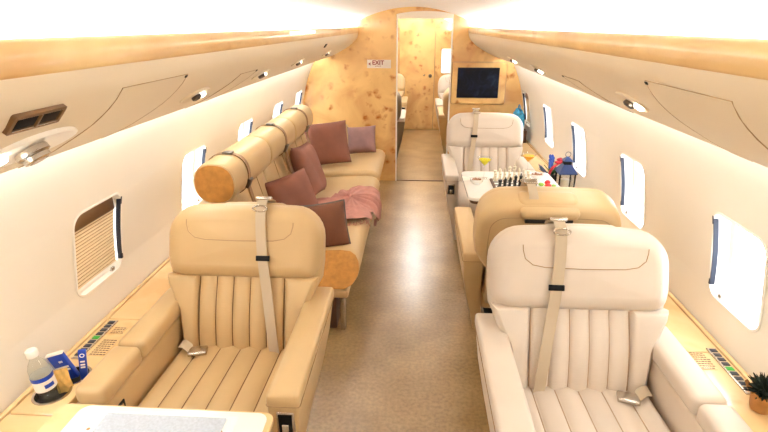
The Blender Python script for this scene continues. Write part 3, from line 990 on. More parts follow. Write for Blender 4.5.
# ------------------------------------------------------------------ side ledges
LZ = .56
def ledge(sd, label, inner, segs, nar):
    root = thing('side_ledge', (sd * 1.1, 2., 0), label, 'ledge')
    g = G()
    ring = [(inner + .012, 0), (inner, LZ - .03), (1.205, LZ - .03), (1.155, .2), (1.095, 0.)]
    g.loft([[(sd * x, y, z) for x, z in ring] for y in (Y0 + .01, YB - .005)]); g.build('side_panel', M['cream'], root, True, smooth=False)
    for k, (y0, y1) in enumerate(segs):
        g = G(); x0 = inner - .012
        xo = 1.196
        rr = rrect(xo - x0, y1 - y0 - .004, .004, 2, (xo + x0) / 2, (y0 + y1) / 2)
        g.loft([[(sd * p[0], p[1], z) for p in inset(rr, q)] for q, z in ((.0, LZ - .028), (0, LZ - .003), (.003, LZ))])
        o = g.build('ledge_lid', M['maple_light'], root, True, angle=30)
        if nar and y0 < 1.3 < y1: hole = o
    g = G(); g.rbox((sd * 1.209, (Y0 + YB) / 2, LZ - .004), (.018, YB - Y0 - .04, .014), .004); g.build('wall_lip', M['maple_light'], root, True)
    if nar:
        cs = []
        for cx, cy, r in CUPS:
            c = G(); c.lathe([(r, -.2), (r, .2)], 32, (cx, cy, LZ)); cs.append(c.build('cutter', M['dark'], None))
        for c in cs:
            c.location = -root.location; c.location = (-root.location.x, -root.location.y, 0)
        # lid is parented to the root, so the cutters stay in world space
        for c in cs: c.location = (0, 0, 0)
        bpy.context.view_layer.update()
        cut(hole, cs)
        g = G(); cx, cy = CUPS[0][0], CUPS[0][1]
        for k, (cx, cy, r) in enumerate(CUPS):
            # each liner is the arc of its circle outside the other one
            ox, oy, orr = CUPS[1 - k]
            arc = []
            for q in range(97):
                t = 2 * PI * q / 96
                p = (cx + r * math.cos(t), cy + r * math.sin(t))
                arc.append((p, math.hypot(p[0] - ox, p[1] - oy) >= orr - .0005))
            st = next((q for q in range(96) if arc[q][1] and not arc[q - 1][1]), 0)
            seq = [arc[(st + q) % 96][0] for q in range(96) if arc[(st + q) % 96][1]]
            rings = []
            for p in seq:
                dx, dy = (p[0] - cx) / r, (p[1] - cy) / r
                rings.append([(p[0] - dx * .002, p[1] - dy * .002, LZ - .07), (p[0] - dx * .002, p[1] - dy * .002, LZ + .002), (p[0] + dx * .005, p[1] + dy * .005, LZ + .003), (p[0] + dx * .006, p[1] + dy * .006, LZ)])
            g = G(); g.loft(rings, cap=False, closed=False); lo_ = g.build('cup_holder', M['chrome'], root, True)
            g = G(); g.lathe([(r, 0), (r, .004)], 32, (cx, cy, LZ - .028)); g.build('cup_floor', M['dark'], lo_, True)
    return root
CUPS = [(-1.122, 1.255, .052), (-1.106, 1.345, .048)]
lg = ledge(-1, 'maple topped side ledge under the left windows with cup holders', 1.05, [(Y0 + .01, .60), (.60, 1.16), (1.16, 1.70), (1.70, 2.42), (2.42, 3.36), (3.36, 4.30), (4.30, YB - .006)], True)
rgt = ledge(1, 'maple topped side ledge under the right windows', 1.06, [(Y0 + .01, .70), (.70, 1.62), (1.62, 2.30), (2.30, 2.95), (2.95, 3.66), (3.66, 4.60), (4.60, YB - .006)], False)
# wide wooden leaf of the left ledge that carries the table
g = G(); g.rbox((-.985, .66, LZ - .014), (.065, 1.0, .026), .004); g.build('ledge_leaf', M['maple_light'], lg, True)

def control_strip(root, sd, x, y0, y1, lit):
    g = G(); g.rbox((sd * x, (y0 + y1) / 2, LZ + .003), (.034, y1 - y0, .006), .002); p = g.build('control_strip', M['chrome'], root, True)
    g = G(); g.rbox((sd * x, (y0 + y1) / 2, LZ + .0055), (.027, y1 - y0 - .008, .004), .001); g.build('strip_face', M['belt'], p, True)
    n_ = 9
    for k in range(n_):
        y = y0 + .008 + (y1 - y0 - .016) * (k + .5) / n_
        g = G(); g.rbox((sd * x, y, LZ + .0085), (.024, (y1 - y0) / n_ * .66, .004), .0012)
        g.build('button', M['green_lit'] if k == lit else M['steel_button'], p, True)
M['steel_button'] = mat('button_grey', (44, 44, 52), .35)
control_strip(lg, -1, 1.158, 1.43, 1.68, 4)
control_strip(rgt, 1, 1.165, 1.39, 1.64, 4)
def placard(root, x, y, w, l, rows):
    g = G(); g.rbox((x, y, LZ + .0012), (w, l, .0022), .0006); p = g.build('instruction_placard', M['maple_light'], root, True)
    g = G()
    for k in range(rows):
        yy = y - l / 2 + l * (k + .5) / rows
        x0 = x - w * .44
        while x0 < x + w * .40:
            wl = random.uniform(.004, .012)
            g.rbox((x0 + wl / 2, yy, LZ + .0026), (wl, l / rows * .45, .0006), 0)
            x0 += wl + .0025
    g.build('lettering', M['print'], p, True, smooth=False)
placard(lg, -1.098, 1.505, .06, .10, 8)
placard(lg, -1.105, 1.615, .05, .045, 4)
placard(rgt, 1.098, 1.565, .055, .10, 8)

# ------------------------------------------------------------------ left table with runner and mat
lt = thing('folding_table', (-.64, .80, 0), 'folding table at the bottom left, in front of the left club chair', 'table')
g = G(); rr = rrect(.63, .62, .03, 6, -.645, .80)
g.loft([[(p[0], p[1], z) for p in inset(rr, q)] for q, z in ((.006, .638), (0, .644), (0, .656), (.004, .660))]); g.build('tabletop', M['maple_light'], lt, True, angle=30)
g = G(); g.rbox((-.90, .80, .32), (.05, .30, .62), .01); g.build('support', M['leather'], lt, True)
# lacquered inlay leaving a wood margin on the wall side
g = G(); rr = rrect(.545, .60, .03, 6, -.618, .80)
g.loft([[(p[0], p[1], z) for p in inset(rr, q)] for q, z in ((.0, .6595), (0, .6625), (.002, .6635))]); g.build('leaf_inlay', M['white'], lt, True, angle=30)
g = G(); rr = rrect(.46, .55, .004, 2, -.655, .805)
g.loft([[(p[0], p[1], z) for p in rr] for z in (.6638, .6650)])
tag(g.build('table_runner', M['dots'], loc=(-.655, .805, .6638), smooth=False), 'white paper table runner with small gold dots on the left table', 'runner')
g = G(); rr = rrect(.345, .54, .006, 3, -.628, .80)
g.loft([[(p[0], p[1], z) for p in rr] for z in (.6653, .6670)])
tag(g.build('placemat', M['silver_mat'], loc=(-.628, .80, .6653), smooth=False), 'silver grey woven placemat on the left table', 'placemat')

# ------------------------------------------------------------------ things in the cup holders
bt = thing('water_bottle', (-1.124, 1.250, LZ - .021), 'clear plastic water bottle with white cap and blue label in the cup holder', 'bottle')
T = Matrix.Rotation(R_(-4), 4, 'Y') @ Matrix.Rotation(R_(3), 4, 'X')
def bot(g):
    g.v = [tuple(T @ Vector(v)) for v in g.v]; return g
g = G().lathe([(.024, .004), (.030, .008), (.031, .03), (.029, .036), (.031, .042), (.031, .115), (.030, .13), (.024, .15), (.015, .165), (.013, .172), (.013, .182)], 28, cap=False); bot(g).build('bottle_body', M['clear'], bt)
g = G().lathe([(.0318, .055), (.0318, .108)], 28, cap=False); bot(g).build('bottle_label', M['sign'], bt)
g = G()
for k in range(28):
    pass
def band(z0, z1, t0, t1, r=.0322, n_=10):
    g = G(); g.grid(n_, 1, lambda u, v: (r * math.cos(t0 + (t1 - t0) * u), r * math.sin(t0 + (t1 - t0) * u), z0 + (z1 - z0) * v)); return g
bot(band(.093, .108, -PI, PI, n_=28)).build('label_band', M['blue'], bt)
bot(band(.066, .080, R_(-52), R_(0))).build('label_mark', M['blue'], bt)
g = G().lathe([(.0165, .178), (.0175, .180), (.0175, .198), (.015, .201)], 28); bot(g).build('bottle_cap', M['sign'], bt)
g = G().lathe([(.0285, .010), (.0295, .03), (.0278, .036), (.0295, .042), (.0295, .05)], 24); bot(g).build('water', M['clear'], bt)

def packet(name, loc, size, m, rot, label, cat):
    o = thing(name, loc, label, cat)
    o.rotation_euler = rot
    g = G(); g.rbox((0, 0, size[2] / 2), size, .003); g.build('sleeve', m, o)
    return o
pk = packet('snack_box', (-1.118, 1.350, LZ - .012), (.050, .018, .115), M['blue'], (R_(8), R_(-14), R_(12)), 'blue and white snack box with green edge tilted in the farther cup holder', 'snack box')
g = G(); g.rbox((0, 0, .1155), (.058, .018, .003), .001); g.build('box_top', M['sign'], pk)
g = G(); g.rbox((-.0315, 0, .06), (.0014, .018, .11), .0004); g.build('box_side', M['sign'], pk)
g = G(); g.rbox((-.014, -.0113, .03), (.03, .0012, .045), .0004); g.build('green_flash', M['green'], pk)
for k, (x, z, w) in enumerate(((.008, .085, .012), (.0, .060, .045), (.004, .048, .035))):
    g = G(); g.rbox((x, -.0116, z), (w, .001, .008), .0003); g.build('white_mark', M['sign'], pk)
st = packet('gum_packet', (-1.076, 1.350, LZ - .016), (.024, .012, .115), M['blue'], (R_(-2), R_(6), R_(24)), 'narrow blue gum packet with white letters standing in the farther cup holder', 'gum packet')
letters('O', .02, M['sign'], 'letter', st, Matrix.Translation((0, -.0068, .095)) @ Matrix.Rotation(PI / 2, 4, 'X'))
for k, z in enumerate((.072, .06, .05)):
    g = G(); g.rbox((0, -.0064, z), (.014, .001, .006), .0003); g.build('white_mark', M['sign'], st)
po = thing('snack_pouch', (-1.094, 1.285, LZ - .016), 'crumpled orange foil pouch between the bottle and the blue snack box', 'pouch')
po.rotation_euler = (R_(-6), R_(-8), R_(20))
g = G()
for sg in (1, -1):
    g.grid(10, 12, lambda u, v, sg=sg: ((u - .5) * .052 * (1 - .12 * math.sin(PI * v)), sg * (.010 * math.sin(PI * u) ** .7 * math.sin(PI * min(1, v * .9 + .05)) + .002 * math.sin(17 * u + 9 * v)), .085 * v))
g.build('foil_bag', M['pouch'], po)

# dark tuft in kraft paper at the right edge
pl = thing('potted_tuft', (1.150, 1.325, LZ + .0012), 'small dark green tuft in brown kraft wrapping by the right control strip', 'plant')
g = G(); g.lathe([(.026, 0), (.030, .01), (.036, .055), (.040, .06), (.037, .062)], 20); g.build('pot', M['pot'], pl)
g = G()
for k in range(9):
    t = 2 * PI * k / 9
    p = Vector((math.cos(t) * .038, math.sin(t) * .038, .05)); q = Vector((math.cos(t + .2) * .055, math.sin(t + .2) * .055, .078))
    s_ = Vector((-math.sin(t), math.cos(t), 0)) * .016
    g.add([p - s_, p + s_, q + s_ * .5, q - s_ * .5], [(0, 1, 2, 3)])
g.build('paper_collar', M['pot'], pl)
g = G()
for k in range(170):
    t = random.random() * 2 * PI; e = random.uniform(.1, 1.5)
    d = Vector((math.cos(t) * math.cos(e), math.sin(t) * math.cos(e), math.sin(e)))
    p0 = Vector((0, 0, .06)) + d * .01; l = random.uniform(.035, .06)
    g.tube([p0, p0 + d * l * .6, p0 + d * l + Vector((0, 0, -.004))], [.0035, .0045, .0008], 4)
g.build('foliage', M['foliage'], pl)

# ------------------------------------------------------------------ chess table between the right chairs
rt_ = thing('folding_table', (.70, 3.30, 0), 'white topped table with a chessboard between the two facing right chairs', 'table')
g = G(); rr = rrect(.635, .62, .05, 6, .708, 3.30)
g.loft([[(p[0], p[1], z) for p in inset(rr, q)] for q, z in ((.008, .655), (0, .660), (0, .676), (.004, .680))]); g.build('tabletop', M['white'], rt_, True, angle=30)
g = G(); rr = rrect(.60, .58, .04, 5, .708, 3.30); g.loft([[(p[0], p[1], z) for p in rr] for z in (.632, .6555)]); g.build('under_frame', M['walnut'], rt_, True, angle=30)
g = G(); g.rbox((.985, 3.30, .32), (.05, .40, .62), .01); g.build('support', M['leather'], rt_, True)
TZ = .681
cb = thing('chessboard', (.715, 3.245, TZ), 'square chessboard with a dark rim on the white table', 'chessboard')
g = G(); g.rbox((0, 0, .006), (.285, .285, .012), .002); g.build('board_frame', M['walnut'], cb)
g = G(); g.rbox((0, 0, .0125), (.256, .256, .002), 0); g.build('board_squares', M['check'], cb, smooth=False)
PIECE = {
    'pawn': [(.0105, 0), (.0105, .004), (.008, .007), (.0045, .012), (.004, .022), (.006, .024), (.004, .026), (.0065, .030), (.0065, .034), (.003, .038)],
    'rook': [(.012, 0), (.012, .004), (.009, .008), (.0065, .014), (.0065, .030), (.0095, .033), (.0095, .043), (.006, .043)],
    'bishop': [(.012, 0), (.012, .004), (.008, .009), (.005, .016), (.0045, .032), (.0075, .034), (.005, .037), (.0075, .043), (.006, .050), (.001, .057)],
    'queen': [(.013, 0), (.013, .005), (.009, .010), (.0055, .018), (.005, .040), (.009, .043), (.006, .046), (.009, .058), (.005, .060), (.002, .064)],
    'king': [(.013, 0), (.013, .005), (.009, .010), (.006, .018), (.0055, .044), (.0095, .047), (.0065, .050), (.009, .062), (.003, .064), (.003, .073)],
}
def piece_mesh(kind, m):
    g = G()
    if kind == 'knight':
        g.lathe([(.012, 0), (.012, .004), (.009, .008), (.007, .012)], 14)
        neck = [(.0, .0, .010), (.001, .0, .022), (.0035, .0, .034), (.001, 0, .044), (-.007, 0, .046), (-.013, 0, .040)]
        g.tube(neck, [.007, .0065, .0075, .0075, .0055, .004], 10)
        g.ball((.003, 0, .050), .003, 6, (1, .8, 1.6))
    else:
        g.lathe(PIECE[kind], 14)
    o = g.build('chess_' + kind, m)
    return o
BACK = ['rook', 'knight', 'bishop', 'queen', 'king', 'bishop', 'knight', 'rook']
for cname, m, r0, r1, pos in (('black', M['ebony'], 0, 1, 'near'), ('white', M['ivory'], 7, 6, 'far')):
    protos = {}
    for k in range(8):
        for kind, row in ((BACK[k], r0), ('pawn', r1)):
            if kind in protos:
                o = protos[kind].copy(); COL.objects.link(o)
            else:
                o = protos[kind] = piece_mesh(kind, m)
            o.location = (.715 + (k - 3.5) * .032, 3.245 + (row - 3.5) * .032, TZ + .0140)
            o.scale = (1.3, 1.3, 1.5)
            o.rotation_euler = (0, 0, PI / 2 if cname == 'black' else -PI / 2)
            if kind == 'pawn':
                tag(o, '%s pawn in the pawn row at the %s side of the chessboard' % (cname, pos), 'chess piece', '%s pawns on the board' % cname)
            elif kind in ('king', 'queen'):
                tag(o, '%s %s standing in the back row at the %s edge of the chessboard' % (cname, kind, pos), 'chess piece', '%s chess officers' % cname)
            else:
                tag(o, '%s %s in the back row at the %s edge of the chessboard' % (cname, kind, pos), 'chess piece', '%s %ss on the board' % (cname, kind))

def cocktail(loc, m, label):
    o = thing('cocktail_glass', loc, label, 'cocktail glass', 'cocktail glasses on the table')
    g = G(); g.lathe([(.030, 0), (.030, .002), (.006, .006), (.0035, .012), (.0035, .085), (.006, .09), (.054, .150), (.0545, .152), (.053, .1515), (.004, .0925)], 28); g.build('glass', M['glass'], o)
    g = G(); g.lathe([(.004, .094), (.044, .138), (.040, .1385)], 28); g.build('drink', m, o)
    return o
cocktail((.535, 3.42, TZ), M['yellow_drink'], 'stemmed cocktail glass with bright yellow drink behind the chessboard')
cocktail((.86, 3.545, TZ), M['orange_drink'], 'stemmed cocktail glass with orange drink at the window side of the table')

def bowl(loc, r, label):
    o = thing('nut_bowl', loc, label, 'bowl')
    g = G(); g.lathe([(r * .5, 0), (r * .55, .004), (r * .9, .02), (r, .038), (r * .97, .0385), (r * .86, .022), (r * .5, .006)], 26); g.build('bowl', M['china'], o)
    g = G()
    for k in range(26):
        t = random.random() * 2 * PI; q = math.sqrt(random.random()) * r * .7
        g.ball((q * math.cos(t), q * math.sin(t), .026 + random.uniform(0, .008)), .008, 6, (1, .8, .7))
    g.build('nuts', M['nuts'], o)['kind'] = 'stuff'
    return o
bowl((.470, 3.285, TZ), .045, 'small white bowl of nuts on the aisle side of the white table')
bowl((.905, 3.435, TZ), .050, 'small white bowl of nuts below the orange cocktail on the window side')
g = G(); g.grid(10, 8, lambda u, v: (-.045 + .09 * u, -.05 + .1 * v, .0015 + .004 * abs(math.sin(3 * u + 2 * v))))
o = g.build('napkin', M['sign']); o.location = (.432, 3.40, TZ); tag(o, 'folded white napkin beside the nut bowl on the aisle side', 'napkin')
pt = thing('snack_plate', (.930, 3.235, TZ), 'square white plate of sliced fruit between the chessboard and the lantern', 'plate')
g = G(); rr = rrect(.15, .17, .015, 4)
g.loft([[(p[0], p[1], z) for p in inset(rr, q)] for q, z in ((.02, 0), (.0, .010), (.0, .012), (.012, .008), (.03, .005))]); g.build('dish', M['china'], pt)
fr = 'fruit slices on the white plate'
def fruit(name, x, y, m, r, sc3, label, rot=0):
    g = G(); g.ball((0, 0, r * sc3[2]), r, 10, sc3)
    o = g.build(name, m); o.location = (.930 + x, 3.235 + y, TZ + .0065); o.rotation_euler = (0, 0, rot)
    return tag(o, label, 'fruit', fr)
fruit('strawberry_half', .010, .040, M['strawberry'], .020, (1, .8, .8), 'red strawberry half at the far end of the fruit plate')
fruit('strawberry_half', -.002, -.035, M['strawberry'], .022, (1, .9, .7), 'red strawberry half at the near end of the fruit plate')
fruit('kiwi_slice', -.038, .010, M['kiwi'], .023, (.8, 1.1, .5), 'green kiwi slice at the aisle edge of the fruit plate')
fruit('kiwi_slice', .040, -.010, M['kiwi'], .018, (.9, 1, .5), 'green kiwi slice at the window edge of the fruit plate')
fruit('mango_slice', .0, .004, M['orange_drink'], .016, (1.2, .8, .5), 'yellow mango slice in the middle of the fruit plate')

# lantern on the ledge
ln = thing('lantern', (1.118, 3.49, LZ + .0012), 'blue roofed black lantern on the right ledge beside the fruit plate', 'lantern')
g = G(); g.rbox((0, 0, .008), (.118, .118, .016), .003); g.build('base', M['black'], ln)
for sx in (-1, 1):
    for sy in (-1, 1):
        g = G(); g.rbox((sx * .052, sy * .052, .085), (.010, .010, .14), .002); g.build('post', M['black'], ln)
g = G(); g.loft([[(a * q, b * q, z) for a, b in ((-.062, -.062), (.062, -.062), (.062, .062), (-.062, .062))] for q, z in ((1, .153), (1.04, .160), (.48, .212), (.42, .216))]); g.build('roof', M['blue_metal'], ln, smooth=False)
g = G(); g.rbox((0, 0, .228), (.052, .052, .026), .003); g.build('chimney', M['black'], ln)
g = G(); g.loft([[(a * q, b * q, z) for a, b in ((-.03, -.03), (.03, -.03), (.03, .03), (-.03, .03))] for q, z in ((1.1, .241), (.25, .268))]); g.build('chimney_roof', M['blue_metal'], ln, smooth=False)
g = G(); g.tube([(.018 * math.cos(t), 0, .284 + .018 * math.sin(t)) for t in [2 * PI * k / 18 for k in range(18)]], .0025, 6, True); g.build('ring_handle', M['steel_dark'], ln)
for k, (dx, dy) in enumerate(((0, -.050), (0, .050), (-.050, 0), (.050, 0))):
    g = G(); g.rbox((dx, dy, .085), (.094 if dx == 0 else .0015, .094 if dy == 0 else .0015, .135), 0); g.build('glass_pane', M['glass'], ln, smooth=False)
g = G(); g.lathe([(.029, 0), (.030, .002), (.030, .088), (.026, .090), (.004, .087)], 24)
o = g.build('candle', M['wax']); o.location = (1.118, 3.49, LZ + .0185); tag(o, 'white pillar candle inside the blue lantern', 'candle')

# artificial flowers behind the lantern
fl = thing('flower_arrangement', (1.105, 3.80, LZ + .0012), 'small arrangement of red and blue artificial flowers on the right ledge behind the lantern', 'flower arrangement')
g = G(); g.lathe([(.03, 0), (.036, .01), (.03, .045), (.026, .05)], 18); g.build('vase', M['black'], fl)
g = G()
for tip in ((-.09, -.01, .10), (-.06, .02, .12), (-.01, 0, .17), (.04, -.02, .15), (.05, .03, .10)):
    g.tube([(0, 0, .04), (tip[0] * .4, tip[1] * .4, tip[2] * .7), tip], .003, 6)
g.build('stem', M['green'], fl)
g = G()
for k in range(22):
    g.ball((-.012 + random.uniform(-.014, .014), random.uniform(-.014, .014), .11 + .09 * k / 22), .010, 6, (1, 1, 1.3))
g.build('blue_flower_spike', M['blue_petal'], fl)
for c in ((.052, -.01, .165), (.035, -.03, .150)):
    g = G()
    for k in range(9):
        t = 2 * PI * k / 9; g.ball((c[0] + .016 * math.cos(t), c[1] + .016 * math.sin(t), c[2] + .004 * (k % 3)), .014, 6, (1, 1, .7))
    g.ball(c, .014, 6); g.build('red_flower', M['red_petal'], fl)
g = G(); g.tube([(.03, -.03, .14), (-.005, -.05, .125), (-.025, -.05, .09), (-.032, -.045, .045), (-.045, -.04, .02)], [.008, .010, .010, .009, .006], 10); g.build('red_ribbon', M['red_petal'], fl)
g = G()
for k in range(14):
    t = 2 * PI * k / 14; d = Vector((math.cos(t), math.sin(t), .5 + .3 * (k % 3))) * .05; s_ = Vector((-math.sin(t), math.cos(t), 0)) * .012
    b = Vector((.01, 0, .05)); g.add([b, b + d * .6 + s_, b + d, b + d * .6 - s_], [(0, 1, 2, 3)])
g.build('leaves', M['green'], fl)
g = G()
for k in range(9):
    t = PI + (k - 4) * .16; d = Vector((math.cos(t) * .085, math.sin(t) * .085, .05 + .012 * (k % 4)))
    b = Vector((-.02, 0, .045)); g.tube([b, b + d * .6, b + d], [.003, .005, .001], 5)
g.build('grey_sprig', M['grey_petal'], fl)

# dark open box with blue bag at the end of the right ledge
bxr = thing('magazine_box', (1.10, 5.30, LZ + .0012), 'dark open magazine box on the right ledge against the bulkhead', 'box')
g = G(); g.rbox((0, 0, .006), (.16, .34, .012), .002); g.build('bottom', M['walnut'], bxr)
for sx in (-1, 1):
    g = G(); g.rbox((sx * .074, 0, .065), (.012, .34, .12), .002); g.build('side', M['walnut'], bxr)
for sy in (-1, 1):
    g = G(); g.rbox((0, sy * .164, .10 if sy > 0 else .065), (.136, .012, .19 if sy > 0 else .12), .002); g.build('end', M['walnut'], bxr)
bg = thing('patterned_bag', (1.105, 5.255, LZ + .0155), 'bright blue patterned bag standing in the dark magazine box', 'bag')
g = G(); g.loft([[(p[0], p[1], z) for p in rrect(w, l, .03, 4)] for w, l, z in ((.08, .16, 0), (.10, .19, .03), (.105, .20, .16), (.09, .19, .26), (.04, .15, .31))]); g.build('bag', M['sky_fabric'], bg)
g = G(); g.tube([(0, -.05, .305), (0, -.04, .34), (0, 0, .355), (0, .04, .34), (0, .05, .305)], .005, 6); g.build('handle', M['sky_fabric'], bg)
for k in range(3):
    g = G(); g.rbox((0, 0, .11), (.10, .018, .21 - .02 * k), .003)
    o = g.build('book', M['maroon']); o.location = (1.095, 5.40 + .024 * k, LZ + .0155)
    tag(o, 'maroon covered book standing behind the blue bag in the magazine box', 'book', 'maroon books in the magazine box')

# ------------------------------------------------------------------ television and signs on the bulkhead
tv = thing('television', (.70, YB, 1.10), 'dark television screen in a maple frame on the right bulkhead', 'television')
def quad(x0, x1, z0, z1): return [(x1, z0), (x1, z1), (x0, z1), (x0, z0)]
ol = rrect(.57, .43, .012, 3, .712, 1.105)
g = G(); g.pad(ol, [(0, 0), (0, .016), (.003, .019)], lambda a, b, n_: (a, YB - .001 - n_, b), inner=()); g.build('wood_surround', M['maple'], tv, True, angle=30)
g = G(); g.tube([(p[0], YB - .002, p[1]) for p in inset(ol, -.004)], .003, 5, True); g.build('shadow_gap', M['seam'], tv, True)
ol = rrect(.44, .315, .004, 2, .703, 1.112)
g = G(); g.pad(ol, [(0, 0), (0, .006)], lambda a, b, n_: (a, YB - .0195 - n_, b), inner=()); g.build('bezel', M['black'], tv, True, angle=30)
ol = rrect(.428, .303, .003, 2, .703, 1.112)
g = G(); g.pad(ol, [(0, 0), (0, .0012)], lambda a, b, n_: (a, YB - .0254 - n_, b), inner=()); g.build('screen', M['screen'], tv, True, smooth=False)

ex = thing('exit_sign', (-.357, YB, 1.30), 'small white exit sign with red letters on the wood bulkhead left of the doorway', 'sign')
g = G(); g.rbox((-.357, YB - .005, 1.30), (.255, .008, .086), .002); g.build('plate', M['sign'], ex, True)
MT = Matrix.Rotation(PI / 2, 4, 'X')
letters('EXIT', .062, M['red'], 'lettering', ex, Matrix.Translation((-.010, -.0097, .012)) @ MT)
g = G()
for k, w in enumerate((.010, .016, .007, .013)):
    g.rbox((-.034 + .016 * k, -.0096, -.024 + .003 * (k % 2)), (w, .001, .006), .0004)
g.build('small_lettering', M['red'], ex, False, smooth=False)
g = G(); g.add([(-.116, -.0098, .0), (-.092, -.0098, .017), (-.092, -.0098, -.017), (-.116, -.0092, .0), (-.092, -.0092, .017), (-.092, -.0092, -.017)], [(0, 1, 2), (5, 4, 3), (0, 3, 4, 1), (1, 4, 5, 2), (2, 5, 3, 0)])
g.build('arrow', M['red'], ex, False, smooth=False)

# glowing strip that paints a bright reflection onto the left valance
vp = thing('valance_reflection', (-.572, 2.875, 1.652), 'small glowing strip painting a white reflection on the left wood valance', 'reflection')
g = G(); g.rbox((-.570, 2.875, 1.652), (.004, .62, .017), .0015); g.build('reflection_face', mat('reflection_glow', (245, 250, 252), .3, emit=(225, 245, 255), es=.9), vp, True)

# ------------------------------------------------------------------ overhead fittings
def overhead(root, g, name, m, sd, y, s, n_=0., parent=None, **k):
    mw = psu_frame(sd, y, s, n_)
    g.v = [tuple(mw @ Vector(v)) for v in g.v]
    return g.build(name, m, parent or root, True, **k)

vt = thing('overhead_air_vent', psu(-1, .828, .08), 'bronze framed double slot air vent in the left overhead panel', 'air vent')
def hole_frame(g, w, h, t):
    g.loft([[(p[0], p[1], z) for p in inset(rrect(w, h, .004, 3), q)] for q, z in ((0, -.004), (0, .006), (.004, .008), (.007, .006), (.008, -.004))], cap=False); return g
overhead(vt, hole_frame(G(), .128, .040, 0), 'vent_frame', M['bronze'], -1, .828, .08, .001, angle=50)
for k in (-1, 1):
    overhead(vt, G().rbox((k * .028, 0, 0), (.050, .024, .006), .004), 'slot', M['black'], -1, .828, .08, .0035)
overhead(vt, G().rbox((0, 0, 0), (.005, .028, .008), .001), 'divider', M['bronze'], -1, .828, .08, .005)
overhead(vt, G().rbox((0, 0.0145, 0), (.108, .003, .004), .001), 'lip', M['chrome'], -1, .828, .08, .006)

GR = 'reading lights in the overhead panels'
def reading_light(sd, y, s, rl, label, big=False):
    o = thing('reading_light', psu(sd, y, s), label, 'reading light')
    w, h = (.26, .12) if big else (.19, .085)
    el = [(w / 2 * math.cos(t), h / 2 * math.sin(t)) for t in [2 * PI * k / 32 for k in range(32)]]
    g = G(); g.loft([[(p[0] * q, p[1] * q, z) for p in el] for q, z in ((1.0, -.006), (1.0, .003), (.97, .0045), (.92, .004), (.80, .002), (.3, .001))])
    overhead(o, g, 'recess', M['cream'] if big else M['psu'], sd, y, s, .001, angle=70)
    g = G().lathe([(.030, 0), (.032, .004), (.032, .012), (.026, .016), (.026, .024), (.018, .026), (.016, .012)], 24) if big else G().lathe([(.017, 0), (.018, .003), (.018, .010), (.013, .013), (.011, .010), (.009, .004)], 20)
    overhead(o, g, 'gasper', M['chrome'] if big else M['steel_dark'], sd, y, s, .004)
    g = G().lathe([(.014, 0), (.016, .003), (.012, .008)], 18); g.v = [(v[0] - (.055 if not big else -.075), v[1] + .005, v[2]) for v in g.v] if sd < 0 else [(v[0] - .055, v[1] + .005, v[2]) for v in g.v]
    overhead(o, g, 'lens', M['lamp'], sd, y, s, .004)
    return o
reading_light(-1, .905, .195, 1, 'large chrome air outlet in a white oval recess below the left double vent', True)
reading_light(-1, 1.67, .19, 1, 'reading light in an oval recess of the left overhead panel, beyond the square hatch')
reading_light(-1, 2.42, .19, 1, 'reading light of the left overhead panel above the second visible bolster window')
reading_light(-1, 3.17, .18, 1, 'reading light of the left overhead panel, second from the bulkhead')
reading_light(-1, 4.20, .18, 1, 'reading light of the left overhead panel closest to the bulkhead')
reading_light(1, 1.52, .17, 1, 'reading light in an oval recess of the right overhead panel, beside the big hatch')
reading_light(1, 2.80, .19, 1, 'reading light of the right overhead panel, second from the bulkhead')
reading_light(1, 3.55, .19, 1, 'reading light of the right overhead panel closest to the bulkhead')

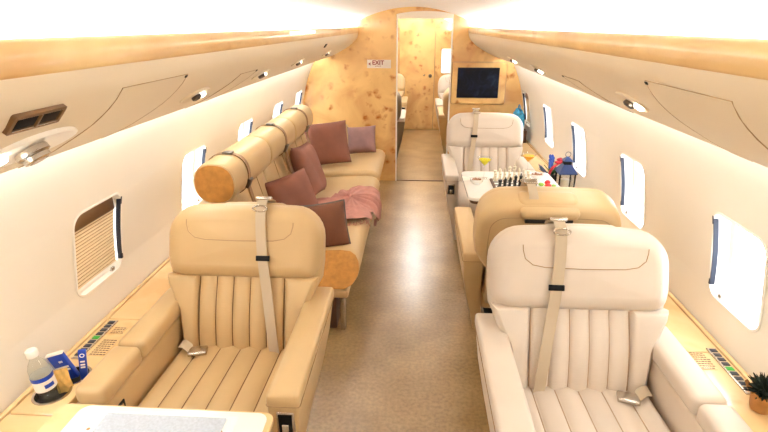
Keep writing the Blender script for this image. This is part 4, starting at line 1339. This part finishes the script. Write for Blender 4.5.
def hatch(sd, y0, y1, s0, s1, label):
    o = thing('overhead_hatch', psu(sd, (y0 + y1) / 2, (s0 + s1) / 2), label, 'hatch')
    ns = 12
    g = G()
    g.grid(4, ns, lambda u, v: psu(sd, y0 + (y1 - y0) * u, s0 + (s1 - s0) * v, .0012)); g.build('hatch_door', M['psu'], o, True, angle=60)
    r = .02
    pts = [psu(sd, y0, s0 + (s1 - s0) * k / ns, .001) for k in range(ns, 0, -1)] + [psu(sd, y0 + (y1 - y0) * k / 8, s0, .001) for k in range(9)] + [psu(sd, y1, s0 + (s1 - s0) * k / ns, .001) for k in range(1, ns + 1)]
    g = G(); g.tube(pts, .0011, 5); g.build('hatch_gap', M['hatch_line'], o, True)
    g = G(); g.rbox((0, 0, 0), (.012, .008, .003), .001)
    mw = psu_frame(sd, y1 - .006, s0 + .006, .002); g.v = [tuple(mw @ Vector(v)) for v in g.v]; g.build('hatch_hinge', M['dark'], o, True)
    return o
hatch(-1, 1.08, 1.41, .052, .40, 'square hatch outlined in the left overhead panel between vent and reading light')
hatch(1, .90, 1.25, .045, .40, 'square hatch outlined in the right overhead panel beside the reading light')
hatch(1, 1.98, 2.22, .15, .40, 'small hatch in the right overhead panel between the two farther reading lights')
hatch(-1, 1.98, 2.20, .12, .40, 'small faint hatch in the left overhead panel above the divan bolsters')
g = G().rbox((0, 0, 0), (.05, .03, .006), .003)
sp = thing('speaker_grille', psu(-1, 3.66, .06), 'small dark square grille high in the left overhead panel by the bulkhead', 'speaker')
overhead(sp, g, 'grille', M['dark'], -1, 3.66, .06, .003)

# ------------------------------------------------------------------ forward cabin light
g = G(); g.rbox((.06, 7.2, 1.836), (.16, 2.4, .014), .004)
tag(g.build('ceiling_lamp', emission('forward_lamp', (1., .98, .95), 8.), loc=(.06, 7.2, 1.836)), 'flat ceiling lamp of the cabin beyond the doorway', 'ceiling light')

# ------------------------------------------------------------------ world
w = bpy.data.worlds.new('sky'); sc.world = w
w.use_nodes = True
bg_ = w.node_tree.nodes['Background']
bg_.inputs['Color'].default_value = (.80, .89, 1., 1)
bg_.inputs['Strength'].default_value = 6.

vs = sc.view_settings
vs.view_transform = 'Standard'; vs.look = 'None'; vs.gamma = 1; vs.use_curve_mapping = False
vs.exposure = .80
sc.cycles.max_bounces = 12
sc.cycles.diffuse_bounces = 8
sc.cycles.transparent_max_bounces = 16
sc.cycles.sample_clamp_indirect = 6
